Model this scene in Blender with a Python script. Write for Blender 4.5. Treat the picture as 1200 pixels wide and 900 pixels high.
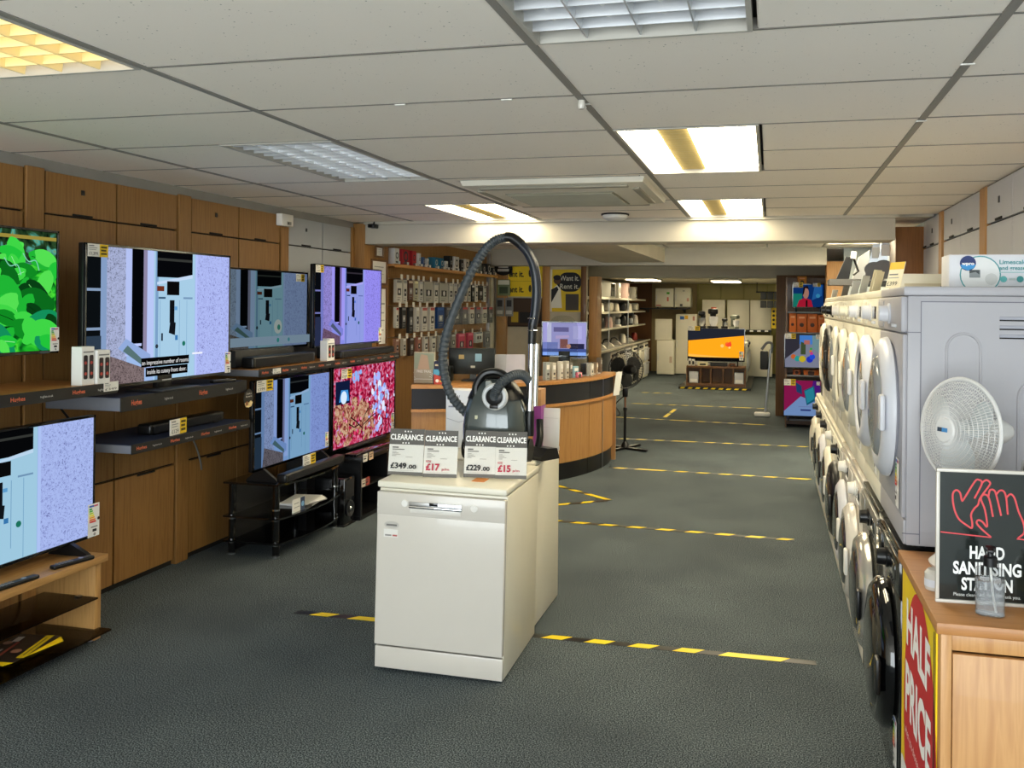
import bpy, bmesh, math, random
from mathutils import Vector, Matrix
for o in list(bpy.data.objects): bpy.data.objects.remove(o)
S = bpy.context.scene
COL = S.collection
PI = math.pi
rnd = random.Random(7)
# ------------------------------------------------------------------ camera
def cam_axes(yaw, pitch, roll):
    f = Vector((-math.sin(yaw)*math.cos(pitch), math.cos(yaw)*math.cos(pitch), math.sin(pitch)))
    r = Vector((math.cos(yaw), math.sin(yaw), 0)); u = r.cross(f)
    return r*math.cos(roll)+u*math.sin(roll), u*math.cos(roll)-r*math.sin(roll), f
r_, u_, f_ = cam_axes(.2362, .0025, .0095)
cd = bpy.data.cameras.new('camera'); cam = bpy.data.objects.new('camera', cd); COL.objects.link(cam)
m3 = Matrix((r_, u_, -f_)).transposed()
cam.matrix_world = Matrix.Translation((0, 0, 1.641)) @ m3.to_4x4()
cd.sensor_width = 36; cd.lens = 1021.3/1200*36
cd.shift_x = (600-656.8)/1200; cd.shift_y = (354.8-450)/1200
cd.clip_start = .05; cd.clip_end = 200
S.camera = cam
# ------------------------------------------------------------------ world, exposure
w = bpy.data.worlds.new('sky'); S.world = w; w.use_nodes = True
bg = w.node_tree.nodes['Background']
bg.inputs[0].default_value = (.94, .955, 1.0, 1); bg.inputs[1].default_value = 10.0
S.view_settings.view_transform = 'Standard'; S.view_settings.look = 'None'
S.view_settings.exposure = 0.0; S.view_settings.gamma = 1; S.view_settings.use_curve_mapping = False
S.cycles.use_denoising = True
S.cycles.max_bounces = 10; S.cycles.diffuse_bounces = 5; S.cycles.transparent_max_bounces = 16
S.cycles.sample_clamp_indirect = 6.0
LAMP = 20.0            # radiance of the lit ceiling lamps
SCR = 1.0             # brightness of the television screens
# daylight reaches the shop through the glazed front behind the viewer: this portal only guides sampling
pd = bpy.data.lights.new('shopfront_portal', 'AREA'); pd.shape = 'RECTANGLE'; pd.size = 4.8; pd.size_y = 2.2
pd.cycles.is_portal = True
po = bpy.data.objects.new('shopfront_portal', pd); COL.objects.link(po)
po.location = (-1.2, -2.55, 1.25); po.rotation_euler = (PI/2, 0, 0)   # points +Y
# ------------------------------------------------------------------ materials
def lin(c):
    if isinstance(c, str):
        c = c.lstrip('#'); c = [int(c[i:i+2], 16)/255 for i in (0, 2, 4)]
    return tuple((x/12.92 if x <= .04045 else ((x+.055)/1.055)**2.4) for x in c)
MATS = {}
def M(name, col=None, rough=.5, metal=0, var=.06, vscale=6, bump=0, bscale=200, emit=0, trans=0, coat=0, stretch=(1, 1, 1), spec=.5, alpha=1, ior=1.45):
    """plain procedural material: base colour with a little noise variation, optional fine bump"""
    if name in MATS: return MATS[name]
    m = bpy.data.materials.new(name); m.use_nodes = True; nt = m.node_tree
    p = nt.nodes['Principled BSDF']; c = lin(col)
    p.inputs['Roughness'].default_value = rough; p.inputs['Metallic'].default_value = metal
    p.inputs['Specular IOR Level'].default_value = spec; p.inputs['IOR'].default_value = ior
    p.inputs['Coat Weight'].default_value = coat; p.inputs['Transmission Weight'].default_value = trans
    p.inputs['Alpha'].default_value = alpha
    p.inputs['Base Color'].default_value = (*c, 1)
    if emit:
        em_ = nt.nodes.new('ShaderNodeEmission'); em_.inputs[0].default_value = (*c, 1); em_.inputs[1].default_value = emit; nt.links.new(em_.outputs[0], nt.nodes['Material Output'].inputs[0])
        p.inputs['Base Color'].default_value = (0.004, .004, .004, 1); p.inputs['Specular IOR Level'].default_value = .12; p.inputs['Roughness'].default_value = .25
    elif var or bump:
        tc = nt.nodes.new('ShaderNodeTexCoord'); mp = nt.nodes.new('ShaderNodeMapping')
        mp.inputs['Scale'].default_value = stretch
        nt.links.new(tc.outputs['Object'], mp.inputs[0])
        if var:
            n = nt.nodes.new('ShaderNodeTexNoise'); n.inputs['Scale'].default_value = vscale; n.inputs['Detail'].default_value = 4
            nt.links.new(mp.outputs[0], n.inputs[0])
            r = nt.nodes.new('ShaderNodeValToRGB')
            r.color_ramp.elements[0].position = .3; r.color_ramp.elements[1].position = .7
            r.color_ramp.elements[0].color = (*[x*(1-var) for x in c], 1); r.color_ramp.elements[1].color = (*[min(1, x*(1+var)) for x in c], 1)
            nt.links.new(n.outputs[0], r.inputs[0]); nt.links.new(r.outputs[0], p.inputs['Base Color'])
        if bump:
            b = nt.nodes.new('ShaderNodeBump'); b.inputs['Strength'].default_value = bump; b.inputs['Distance'].default_value = .004
            n2 = nt.nodes.new('ShaderNodeTexNoise'); n2.inputs['Scale'].default_value = bscale; n2.inputs['Detail'].default_value = 3
            nt.links.new(mp.outputs[0], n2.inputs[0]); nt.links.new(n2.outputs[0], b.inputs['Height']); nt.links.new(b.outputs[0], p.inputs['Normal'])
    MATS[name] = m
    return m
def ramp_mat(name, tex, scale, stops, rough=.5, stretch=(1, 1, 1), detail=5, bump=0, dist=0, emit=0, rot=(0, 0, 0), coat=0, spec=.5):
    """texture driven colour: tex = 'noise' | 'voronoi' | 'wave'"""
    if name in MATS: return MATS[name]
    m = bpy.data.materials.new(name); m.use_nodes = True; nt = m.node_tree
    p = nt.nodes['Principled BSDF']; p.inputs['Roughness'].default_value = rough; p.inputs['Coat Weight'].default_value = coat
    p.inputs['Specular IOR Level'].default_value = spec
    tc = nt.nodes.new('ShaderNodeTexCoord'); mp = nt.nodes.new('ShaderNodeMapping')
    mp.inputs['Scale'].default_value = stretch; mp.inputs['Rotation'].default_value = rot
    nt.links.new(tc.outputs['Object'], mp.inputs[0])
    if tex == 'noise':
        n = nt.nodes.new('ShaderNodeTexNoise'); n.inputs['Detail'].default_value = detail; n.inputs['Distortion'].default_value = dist
    elif tex == 'voronoi':
        n = nt.nodes.new('ShaderNodeTexVoronoi')
    else:
        n = nt.nodes.new('ShaderNodeTexWave'); n.inputs['Distortion'].default_value = dist; n.inputs['Detail'].default_value = detail
    n.inputs['Scale'].default_value = scale
    nt.links.new(mp.outputs[0], n.inputs[0])
    r = nt.nodes.new('ShaderNodeValToRGB'); cr = r.color_ramp
    while len(cr.elements) < len(stops): cr.elements.new(.5)
    for e, (pos, c) in zip(cr.elements, stops): e.position = pos; e.color = (*lin(c), 1)
    nt.links.new(n.outputs['Distance' if tex == 'voronoi' else 0], r.inputs[0])
    if emit:
        p.inputs['Base Color'].default_value = (.004, .004, .004, 1); p.inputs['Specular IOR Level'].default_value = .12; p.inputs['Roughness'].default_value = .25
        em_ = nt.nodes.new('ShaderNodeEmission'); em_.inputs[1].default_value = emit; nt.links.new(r.outputs[0], em_.inputs[0]); nt.links.new(em_.outputs[0], nt.nodes['Material Output'].inputs[0])
    else:
        nt.links.new(r.outputs[0], p.inputs['Base Color'])
        if bump:
            b = nt.nodes.new('ShaderNodeBump'); b.inputs['Strength'].default_value = bump; b.inputs['Distance'].default_value = .003
            nt.links.new(n.outputs[0], b.inputs['Height']); nt.links.new(b.outputs[0], p.inputs['Normal'])
    MATS[name] = m
    return m
def glass(name, col=(1, 1, 1), rough=.02, mixf=.9, fr=.5):
    """thin clear sheet: mostly transparent with a Fresnel-like glossy share"""
    if name in MATS: return MATS[name]
    m = bpy.data.materials.new(name); m.use_nodes = True; nt = m.node_tree; nt.nodes.clear()
    o = nt.nodes.new('ShaderNodeOutputMaterial'); t = nt.nodes.new('ShaderNodeBsdfTransparent'); g = nt.nodes.new('ShaderNodeBsdfGlossy')
    mx = nt.nodes.new('ShaderNodeMixShader'); lw = nt.nodes.new('ShaderNodeLayerWeight'); lw.inputs[0].default_value = .2
    mt = nt.nodes.new('ShaderNodeMath'); mt.operation = 'MULTIPLY_ADD'; mt.inputs[1].default_value = fr; mt.inputs[2].default_value = (1-mixf)*.12
    t.inputs[0].default_value = (*col, 1); g.inputs['Roughness'].default_value = rough
    nt.links.new(lw.outputs['Fresnel'], mt.inputs[0]); nt.links.new(mt.outputs[0], mx.inputs[0])
    nt.links.new(t.outputs[0], mx.inputs[1]); nt.links.new(g.outputs[0], mx.inputs[2]); nt.links.new(mx.outputs[0], o.inputs[0])
    MATS[name] = m
    return m
def wood(name, a, b, axis='z', scale=3, rough=.45, coat=.1):
    st = {'z': (14, 14, .9), 'x': (.9, 14, 14), 'y': (14, .9, 14)}[axis]
    return ramp_mat(name, 'noise', scale, [(.32, a), (.5, b), (.68, a)], rough, st, 6, .03, .4, coat=coat)
def carpet_mat():
    m = bpy.data.materials.new('carpet'); m.use_nodes = True; nt = m.node_tree; p = nt.nodes['Principled BSDF']
    tc = nt.nodes.new('ShaderNodeTexCoord')
    def noise(s, d):
        n = nt.nodes.new('ShaderNodeTexNoise'); n.inputs['Scale'].default_value = s; n.inputs['Detail'].default_value = d
        nt.links.new(tc.outputs['Object'], n.inputs[0]); return n
    a = noise(190, 2); b = noise(1.4, 5)
    r = nt.nodes.new('ShaderNodeValToRGB'); e = r.color_ramp.elements
    e[0].position = .43; e[0].color = (*lin('#263035'), 1); e[1].position = .66; e[1].color = (*lin('#8b9598'), 1)
    nt.links.new(a.outputs[0], r.inputs[0])
    r2 = nt.nodes.new('ShaderNodeValToRGB'); e = r2.color_ramp.elements
    e[0].position = .35; e[0].color = (.72, .72, .74, 1); e[1].position = .65; e[1].color = (1, 1, 1, 1)
    nt.links.new(b.outputs[0], r2.inputs[0])
    mx = nt.nodes.new('ShaderNodeMix'); mx.data_type = 'RGBA'; mx.blend_type = 'MULTIPLY'; mx.inputs[0].default_value = 1
    nt.links.new(r.outputs[0], mx.inputs[6]); nt.links.new(r2.outputs[0], mx.inputs[7]); nt.links.new(mx.outputs[2], p.inputs['Base Color'])
    bp = nt.nodes.new('ShaderNodeBump'); bp.inputs['Strength'].default_value = .12; bp.inputs['Distance'].default_value = .004
    c3 = noise(500, 2); nt.links.new(c3.outputs[0], bp.inputs['Height']); nt.links.new(bp.outputs[0], p.inputs['Normal'])
    p.inputs['Roughness'].default_value = .95; p.inputs['Specular IOR Level'].default_value = .15
    return m
def tile_mat():
    m = bpy.data.materials.new('ceiling_tile'); m.use_nodes = True; nt = m.node_tree; p = nt.nodes['Principled BSDF']
    tc = nt.nodes.new('ShaderNodeTexCoord')
    v = nt.nodes.new('ShaderNodeTexVoronoi'); v.inputs['Scale'].default_value = 55; nt.links.new(tc.outputs['Object'], v.inputs[0])
    n = nt.nodes.new('ShaderNodeTexNoise'); n.inputs['Scale'].default_value = 16; nt.links.new(tc.outputs['Object'], n.inputs[0])
    ad = nt.nodes.new('ShaderNodeMath'); ad.operation = 'MULTIPLY_ADD'; ad.inputs[1].default_value = .55
    nt.links.new(n.outputs[0], ad.inputs[0]); nt.links.new(v.outputs['Distance'], ad.inputs[2])
    r = nt.nodes.new('ShaderNodeValToRGB'); e = r.color_ramp.elements
    e[0].position = .30; e[0].color = (*lin('#98948b'), 1); e[1].position = .37; e[1].color = (*lin('#f4ece1'), 1)
    nt.links.new(ad.outputs[0], r.inputs[0]); nt.links.new(r.outputs[0], p.inputs['Base Color'])
    f = nt.nodes.new('ShaderNodeTexNoise'); f.inputs['Scale'].default_value = 150; nt.links.new(tc.outputs['Object'], f.inputs[0])
    bp = nt.nodes.new('ShaderNodeBump'); bp.inputs['Strength'].default_value = .12; bp.inputs['Distance'].default_value = .003
    nt.links.new(f.outputs[0], bp.inputs['Height']); nt.links.new(bp.outputs[0], p.inputs['Normal'])
    p.inputs['Roughness'].default_value = .95; p.inputs['Specular IOR Level'].default_value = .1
    return m
CARPET = carpet_mat(); TILE = tile_mat()
WHITE = M('white_enamel', '#cec8be', .25, coat=.3, var=.01)
WHITE2 = M('white_plastic', '#e6e3dc', .4, var=.02)
CREAM = M('cream_enamel', '#e4dfcd', .3, var=.02)
GREYWH = M('pale_grey_enamel', '#cfd0d6', .35, var=.02)
BLACK = M('black_plastic', '#0d0d0e', .35, var=.1)
BGLOSS = M('black_gloss', '#050506', .08, coat=.6, var=0)
DARK = M('charcoal_plastic', '#26282b', .5)
GREY = M('mid_grey_plastic', '#7d7f83', .5)
STEEL = M('brushed_steel', '#b9babd', .28, 1, var=.08, vscale=20, stretch=(1, 1, 20))
CHROME = M('chrome', '#e4e5e8', .08, 1, var=0)
PAPER = M('paper', '#efeeea', .7, var=.02)
PAINT = M('cream_paint', '#d9d3c4', .7, var=.03, vscale=3)
PAINTW = M('white_paint', '#e2dfd6', .6, var=.02, vscale=3)
BEECH = wood('beech_wood', '#a2733d', '#b08048')
BEECHD = wood('beech_wood_panel', '#875d2c', '#986e39', rough=.55, coat=0)
BEECHX = wood('beech_wood_lengthwise', '#b0783e', '#c28a4c', 'x')
BEECHY = wood('beech_wood_along', '#b0783e', '#c28a4c', 'y')
DWOOD = wood('dark_brown_wood', '#61401e', '#704b25')
GDOOR = M('grey_door', '#a7aaae', .5, var=.02)
YEL = M('yellow_print', '#f2cf13', .5, var=.01)
GAP = M('dark_gap', '#15120f', .8)
# ------------------------------------------------------------------ geometry helpers
class G:
    def __init__(s): s.bm = bmesh.new(); s.mats = []
    def mi(s, m):
        if m is None: return 0
        if m not in s.mats: s.mats.append(m)
        return s.mats.index(m)
    def _new(s, before, m):
        k = s.mi(m)
        s.bm.faces.ensure_lookup_table()
        for f in s.bm.faces[before:]: f.material_index = k
        return s
    def box(s, x0, x1, y0, y1, z0, z1, b=0, seg=2, m=None):
        n = len(s.bm.faces)
        g = bmesh.ops.create_cube(s.bm, size=1)['verts']
        for v in g:
            v.co = Vector(((x0+x1)/2+v.co.x*(x1-x0), (y0+y1)/2+v.co.y*(y1-y0), (z0+z1)/2+v.co.z*(z1-z0)))
        if b:
            b = min(b, .49*min(abs(x1-x0), abs(y1-y0), abs(z1-z0)))
            ed = list({e for v in g for e in v.link_edges})
            bmesh.ops.bevel(s.bm, geom=ed, offset=b, segments=seg, profile=.5, affect='EDGES')
        return s._new(n, m)
    def ring(s, pts): return [s.bm.verts.new(p) for p in pts]
    def loft(s, rings, caps=True, m=None, closed=True):
        n = len(s.bm.faces); R = [s.ring(r) for r in rings]; k = len(R[0])
        for a, b in zip(R, R[1:]):
            for i in range(k if closed else k-1):
                try: s.bm.faces.new((a[i], a[(i+1) % k], b[(i+1) % k], b[i]))
                except ValueError: pass
        if caps and closed and k > 2:
            s.bm.faces.new(R[0][::-1]); s.bm.faces.new(R[-1])
        return s._new(n, m)
    def tube(s, pts, r, n=10, m=None, caps=True):
        pts = [Vector(p) for p in pts]; rs = r if isinstance(r, (list, tuple)) else [r]*len(pts)
        t0 = (pts[1]-pts[0]).normalized(); ref = Vector((0, 0, 1)) if abs(t0.z) < .9 else Vector((1, 0, 0))
        u = t0.cross(ref).normalized(); rings = []
        for i, p in enumerate(pts):
            t = (pts[min(i+1, len(pts)-1)]-pts[max(i-1, 0)]).normalized()
            u = (u-t*u.dot(t)).normalized(); v = t.cross(u)
            rings.append([p+(u*math.cos(a)+v*math.sin(a))*rs[i] for a in [2*PI*k/n for k in range(n)]])
        return s.loft(rings, caps, m)
    def cyl(s, p0, p1, r0, r1=None, n=20, m=None): return s.tube([p0, p1], [r0, r0 if r1 is None else r1], n, m)
    def lathe(s, prof, c=(0, 0, 0), axis='z', n=32, m=None, caps=True):
        rings = []
        for r, h in prof:
            ring = []
            for k in range(n):
                a = 2*PI*k/n; p, q = r*math.cos(a), r*math.sin(a)
                ring.append(Vector(c)+Vector({'z': (p, q, h), 'y': (p, h, q), 'x': (h, p, q)}[axis]))
            rings.append(ring)
        return s.loft(rings, caps, m)
    def prism(s, poly, y0, y1, m=None):       # poly in xz, extruded along y
        return s.loft([[(x, y0, z) for x, z in poly], [(x, y1, z) for x, z in poly]], True, m)
    def prismz(s, poly, z0, z1, m=None):
        return s.loft([[(x, y, z0) for x, y in poly], [(x, y, z1) for x, y in poly]], True, m)
    def prismx(s, poly, x0, x1, m=None):      # poly in yz
        return s.loft([[(x0, y, z) for y, z in poly], [(x1, y, z) for y, z in poly]], True, m)
    def quad(s, pts, m=None):
        n = len(s.bm.faces); s.bm.faces.new([s.bm.verts.new(p) for p in pts]); return s._new(n, m)
    def torus(s, c, R, r, axis='y', n=40, k=8, m=None):
        pts = []
        for i in range(n):
            a = 2*PI*i/n; ring = []
            for j in range(k):
                b = 2*PI*j/k; q = R+r*math.cos(b); h = r*math.sin(b); x, y = q*math.cos(a), q*math.sin(a)
                ring.append(Vector(c)+Vector({'z': (x, y, h), 'y': (x, h, y), 'x': (h, x, y)}[axis]))
            pts.append(ring)
        pts.append(pts[0]); nf = len(s.bm.faces)
        R_ = [s.ring(p) for p in pts[:-1]]; R_.append(R_[0])
        for a, b in zip(R_, R_[1:]):
            for i in range(k): s.bm.faces.new((a[i], a[(i+1) % k], b[(i+1) % k], b[i]))
        return s._new(nf, m)
    def data(s, name, mat=None, smooth=35):
        me = bpy.data.meshes.new(name); bmesh.ops.recalc_face_normals(s.bm, faces=s.bm.faces[:])
        s.bm.to_mesh(me); s.bm.free()
        for x in (s.mats or [mat]): me.materials.append(x)
        if smooth:
            me.shade_smooth(); me.set_sharp_from_angle(angle=math.radians(smooth))
        return me
    def out(s, name, mat=None, parent=None, smooth=35, loc=None, rot=None):
        return link(name, s.data(name, mat, smooth), parent, loc, rot)
def link(name, me, parent=None, loc=None, rot=None):
    o = bpy.data.objects.new(name, me); COL.objects.link(o)
    if parent is not None: o.parent = parent
    if loc is not None: o.location = loc
    if rot is not None: o.rotation_euler = rot
    return o
def tag(o, label=None, cat=None, group=None, kind=None):
    if label: o['label'] = label
    if cat: o['category'] = cat
    if group: o['group'] = group
    if kind: o['kind'] = kind
    return o
def thing(name, label, cat, loc=(0, 0, 0), rz=0, group=None, rot=None):
    o = bpy.data.objects.new(name, None); COL.objects.link(o); o.empty_display_size = .05
    o.location = loc; o.rotation_euler = rot or (0, 0, rz)
    return tag(o, label, cat, group)
def struct(o, label=None): return tag(o, label, kind='structure')
def rrect(x0, x1, z0, z1, r, n=5):
    out = []
    for cx, cz, a0 in ((x1-r, z1-r, 0), (x0+r, z1-r, PI/2), (x0+r, z0+r, PI), (x1-r, z0+r, 1.5*PI)):
        out += [(cx+r*math.cos(a0+PI/2*k/n), cz+r*math.sin(a0+PI/2*k/n)) for k in range(n+1)]
    return out
def circ(cx, cz, rx, rz=None, n=24):
    rz = rx if rz is None else rz
    return [(cx+rx*math.cos(2*PI*k/n), cz+rz*math.sin(2*PI*k/n)) for k in range(n)]
def smoothpath(pts, per=8):
    pts = [Vector(p) for p in pts]; out = []
    for i in range(len(pts)-1):
        p0, p1, p2, p3 = pts[max(i-1, 0)], pts[i], pts[i+1], pts[min(i+2, len(pts)-1)]
        for k in range(per):
            t = k/per
            out.append(.5*((2*p1)+(p2-p0)*t+(2*p0-5*p1+4*p2-p3)*t*t+(3*p1-p0-3*p2+p3)*t**3))
    return out+[pts[-1]]
# ------------------------------------------------------------------ flat print
TXT = {}
def text_mesh(s, bold=0.0):
    if (s, bold) in TXT: return TXT[(s, bold)]
    cu = bpy.data.curves.new('t', 'FONT'); cu.body = s; cu.size = 1; cu.offset = bold; cu.resolution_u = 3; cu.fill_mode = 'FRONT'
    o = bpy.data.objects.new('t', cu); COL.objects.link(o)
    dg = bpy.context.evaluated_depsgraph_get()
    me = bpy.data.meshes.new_from_object(o.evaluated_get(dg))
    vs = [tuple(v.co[:2]) for v in me.vertices]; fs = [tuple(p.vertices) for p in me.polygons]
    bpy.data.objects.remove(o); bpy.data.curves.remove(cu); bpy.data.meshes.remove(me)
    xs = [v[0] for v in vs] or [0]
    TXT[(s, bold)] = (vs, fs, min(xs), max(xs))
    return TXT[(s, bold)]
def flat(col, em=0, rough=.6):
    k = ('glow_' if em else 'ink_')+str(col)+(str(round(em, 2)) if em else '')+('g' if rough < .3 else '')
    return M(k, col, rough, var=0 if em else .01, emit=em)
def printed(name, items, parent, y=0.0, em=0, eps=.0004, rough=.6, loc=None, rot=None):
    """flat print in the local xz plane facing -y. items: ('r',x0,x1,z0,z1,col) ('p',pts,col) ('c',x,z,r,col)
    ('l',pts,width,col) ('t',x,z,string,height,col[,width[,align[,bold]]]); col may be a material"""
    g = G(); d = y
    def mat(c): return c if isinstance(c, bpy.types.Material) else flat(c, em, rough)
    for it in items:
        d -= eps
        k = it[0]
        if k == 'r': g.quad([(it[1], d, it[3]), (it[2], d, it[3]), (it[2], d, it[4]), (it[1], d, it[4])], mat(it[5]))
        elif k == 'p': g.quad([(a, d, b) for a, b in it[1]], mat(it[2]))
        elif k == 'c': g.quad([(a, d, b) for a, b in circ(it[1], it[2], it[3])], mat(it[4]))
        elif k == 'l':
            P = [Vector((a, b)) for a, b in it[1]]; wd = it[2]/2; L = []; R = []
            for i, p in enumerate(P):
                t = (P[min(i+1, len(P)-1)]-P[max(i-1, 0)]).normalized(); nn = Vector((-t.y, t.x))
                L.append(p+nn*wd); R.append(p-nn*wd)
            for i in range(len(P)-1):
                g.quad([(v.x, d, v.y) for v in (R[i], R[i+1], L[i+1], L[i])], mat(it[3]))
        elif k == 't':
            x, z, s, h, c = it[1:6]; wd = it[6] if len(it) > 6 else None; al = it[7] if len(it) > 7 else 'l'; bo = it[8] if len(it) > 8 else 0
            vs, fs, a, b = text_mesh(s, bo)
            sc = h/.73; sx = sc if not wd else wd/max(1e-6, b-a); W = (b-a)*sx
            ox = x-a*sx-(W/2 if al == 'c' else W if al == 'r' else 0)
            n = len(g.bm.faces); V = [g.bm.verts.new((ox+p*sx, d, z+q*sc)) for p, q in vs]
            for f in fs:
                try: g.bm.faces.new([V[i] for i in f])
                except ValueError: pass
            g._new(n, mat(c))
    me = bpy.data.meshes.new(name)
    g.bm.normal_update()
    for f in g.bm.faces:
        if f.normal.y > 0: f.normal_flip()
    g.bm.to_mesh(me); g.bm.free()
    for x in g.mats: me.materials.append(x)
    return link(name, me, parent, loc, rot)
def copy_tree(o, parent=None):
    c = o.copy(); COL.objects.link(c); c.parent = parent
    for ch in o.children: copy_tree(ch, c)
    return c
ORD = ['first', 'second', 'third', 'fourth', 'fifth', 'sixth', 'seventh', 'eighth', 'ninth', 'tenth', 'eleventh', 'twelfth', 'thirteenth', 'fourteenth', 'fifteenth', 'sixteenth', 'seventeenth', 'eighteenth']
# ================================================================== THE ROOM
Y0, Y1, XL, XR, ZC = -2.6, 22.0, -3.68, 1.26, 2.36
struct(G().box(XL-.2, XR+.2, Y0-.2, Y1+.2, -.1, 0).out('floor', CARPET, smooth=0))
struct(G().box(XL-.15, XL, Y0-.15, Y1+.15, 0, 2.6).out('wall_left', PAINT, smooth=0))
struct(G().box(XR, XR+.15, Y0-.15, Y1+.15, 0, 2.6).out('wall_right', M('pale_blue_paint', '#dfe8ea', .7), smooth=0))
struct(G().box(XL, XR, Y1, Y1+.15, 0, 2.6).out('wall_back', M('olive_yellow_wall', '#b5ab62', .7), smooth=0))
# glazed shop front behind the viewer
wf = struct(G().box(XL, XR, Y0-.12, Y0, 0, .1).box(XL, XR, Y0-.12, Y0, 2.33, 2.6).out('wall_front', PAINTW, smooth=0))
win = thing('window_1', None, None); struct(win)
for k in range(4):
    xa = XL+.06+k*(XR-XL-.12)/3
    G().box(xa-.03, xa+.03, Y0-.1, Y0-.04, .1, 2.33).out('mullion', GREY, win)
for k in range(3):
    xa = XL+.09+k*(XR-XL-.12)/3
    G().box(xa, xa+(XR-XL-.3)/3, Y0-.075, Y0-.068, .1, 2.33).out('pane', glass('shop_glass', (.97, 1, .99), .02, .97), win)

# ---- suspended ceiling: tiles, runners and cross tees ----
ceil = struct(G().box(XL, XR, Y0-.12, Y1, ZC+.06, ZC+.12).out('ceiling', M('ceiling_void', '#55524d', .9), smooth=0))
XS = [XL+.03, -3.04, -1.88, -.646, .554, XR-.01]
RY = lambda n: 2.311+.6*n
RUN = M('ceiling_runner', '#8a867f', .6, var=.05); TEE = M('ceiling_tee', '#77736c', .6)
LIT = {(-2, 1): 'L', (4, 1): 'x'}
troffers = [(-2.46, -1.895, -2, True), (-.632, -.05, -2, False), (-2.46, -1.895, 2, False), (-.632, -.05, 2, True), (-.632, -.05, 6, True), (-2.46, -1.895, 6, True)]
cells = {}
for (x0, x1, n, lit) in troffers:
    for q in (n, n+1): cells[(1 if x0 < -1 else 3, q)] = (x0, x1)
tile_cache = {}
def tile(x0, x1, y0, y1, par=ceil, z=ZC):
    key = (round(x1-x0, 3), round(y1-y0, 3))
    if key not in tile_cache:
        w_, h_ = key
        tile_cache[key] = G().box(-w_/2, w_/2, -h_/2, h_/2, 0, .015, .004, 1).data('ceiling_tile', TILE, 0)
    o = link('ceiling_tile', tile_cache[key], par, ((x0+x1)/2, (y0+y1)/2, z))
    o.rotation_euler = (rnd.uniform(-.0012, .0012), rnd.uniform(-.0006, .0006), 0)
for n in range(-8, 8):
    for c in range(5):
        x0, x1 = XS[c]+.010, XS[c+1]-.010; y0, y1 = RY(n)+.004, RY(n+1)-.004
        if c == 2 and n in (4, 5):
            continue
        if (c, n) in cells:
            a, b = cells[(c, n)]
            if a-x0 > .1: tile(x0, a-.012, y0, y1)
            if x1-b > .1: tile(b+.012, x1, y0, y1)
        else: tile(x0, x1, y0, y1)
for x in XS[1:-1]: G().box(x-.013, x+.013, RY(-8), RY(8), ZC-.004, ZC+.03, .001, 1).out('ceiling_runner', RUN, ceil)
for n in range(-8, 8):
    for c in range(5):
        xa, xb = XS[c]+.013, XS[c+1]-.013
        if c == 2 and n == 5: continue
        if (c, n) in cells and (c, n-1) in cells:
            lx0, lx1 = cells[(c, n)]
            if lx0-xa > .1: xb = lx0-.012
            else: xa = lx1+.012
        G().box(xa, xb, RY(n)-.005, RY(n)+.005, ZC-.0015, ZC+.03).out('cross_tee', TEE, ceil, 0)
# tiles round the air-conditioning cassette and the short bits between lamps
for x0, x1, y0, y1 in ((-1.87, -1.79, RY(4), RY(6)), (-.71, -.656, RY(4), RY(6)), (-1.79, -.71, RY(4), 4.80), (-1.79, -.71, 5.84, RY(6))): tile(x0, x1, y0+.004, y1-.004)
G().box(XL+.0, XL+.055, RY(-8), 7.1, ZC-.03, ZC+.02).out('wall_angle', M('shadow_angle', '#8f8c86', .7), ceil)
G().box(XR-.03, XR, RY(-8), 7.1, ZC-.012, ZC+.02).out('wall_angle', TEE, ceil)
# dabs of white paint on the grid
for x, y in ((-3.2, 2.91), (-1.3, 2.91), (-.9, 2.91), (.554, 2.75), (.554, 3.55), (-.646, 3.03)):
    G().box(x-.02, x+.02, y-.006, y+.006, ZC-.007, ZC-.003, .001).out('paint_dab', WHITE2, ceil)

# ---- downstand beams and the ceilings behind them ----
struct(G().box(-3.5, .93, 7.11, 7.45, 2.165, 2.335, .004).box(-3.5, .95, 7.08, 7.45, 2.335, 2.36, .003).box(-3.66, 1.24, 7.3, 7.45, 2.36, 2.47).out('beam_front', M('beam_paint', '#bab4a6', .6, var=.02)))
struct(G().box(XL, .66, 11.0, 11.3, 2.155, 2.47, .004).out('beam_middle', M('beam_paint', '#bab4a6', .6, var=.02)))
struct(G().box(XL, XR, 13.9, 14.3, 2.09, 2.47, .004).out('beam_rear', M('beam_paint_rear', '#b9b09a', .7, var=.02)))
cm = struct(G().box(XL, XR, 7.45, 13.9, 2.45, 2.48).out('ceiling_middle', M('ceiling_void', '#55524d', .9), smooth=0))
for k in range(6):
    for c, (x0, x1) in enumerate(((XL, -2.47), (-2.46, -1.26), (-1.25, -.05), (-.04, .6), (.61, XR))):
        if (c, k) in ((2, 2), (2, 3), (3, 2), (3, 3), (4, 2), (4, 3), (4, 4)): continue
        tile(x0+.006, x1-.006, 7.46+k*.6, 8.05+k*.6, cm, 2.37)
for k in (2, 3): tile(-1.244, -.67, 7.46+k*.6, 8.05+k*.6, cm, 2.37)
for k in range(2): tile(XL+.01, XR-.01, 11.31+k*1.3, 12.6+k*1.29, cm, 2.37)
cr = struct(G().box(XL, XR, 14.3, Y1, 2.20, 2.24).out('ceiling_rear', M('ceiling_rear_paint', '#d8cfb6', .8), smooth=0))
struct(G().box(.88, XR, 11.3, 11.36, 0, 2.38).out('wall_return', M('pale_blue_paint', '#dfe8ea', .7), smooth=0))
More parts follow.
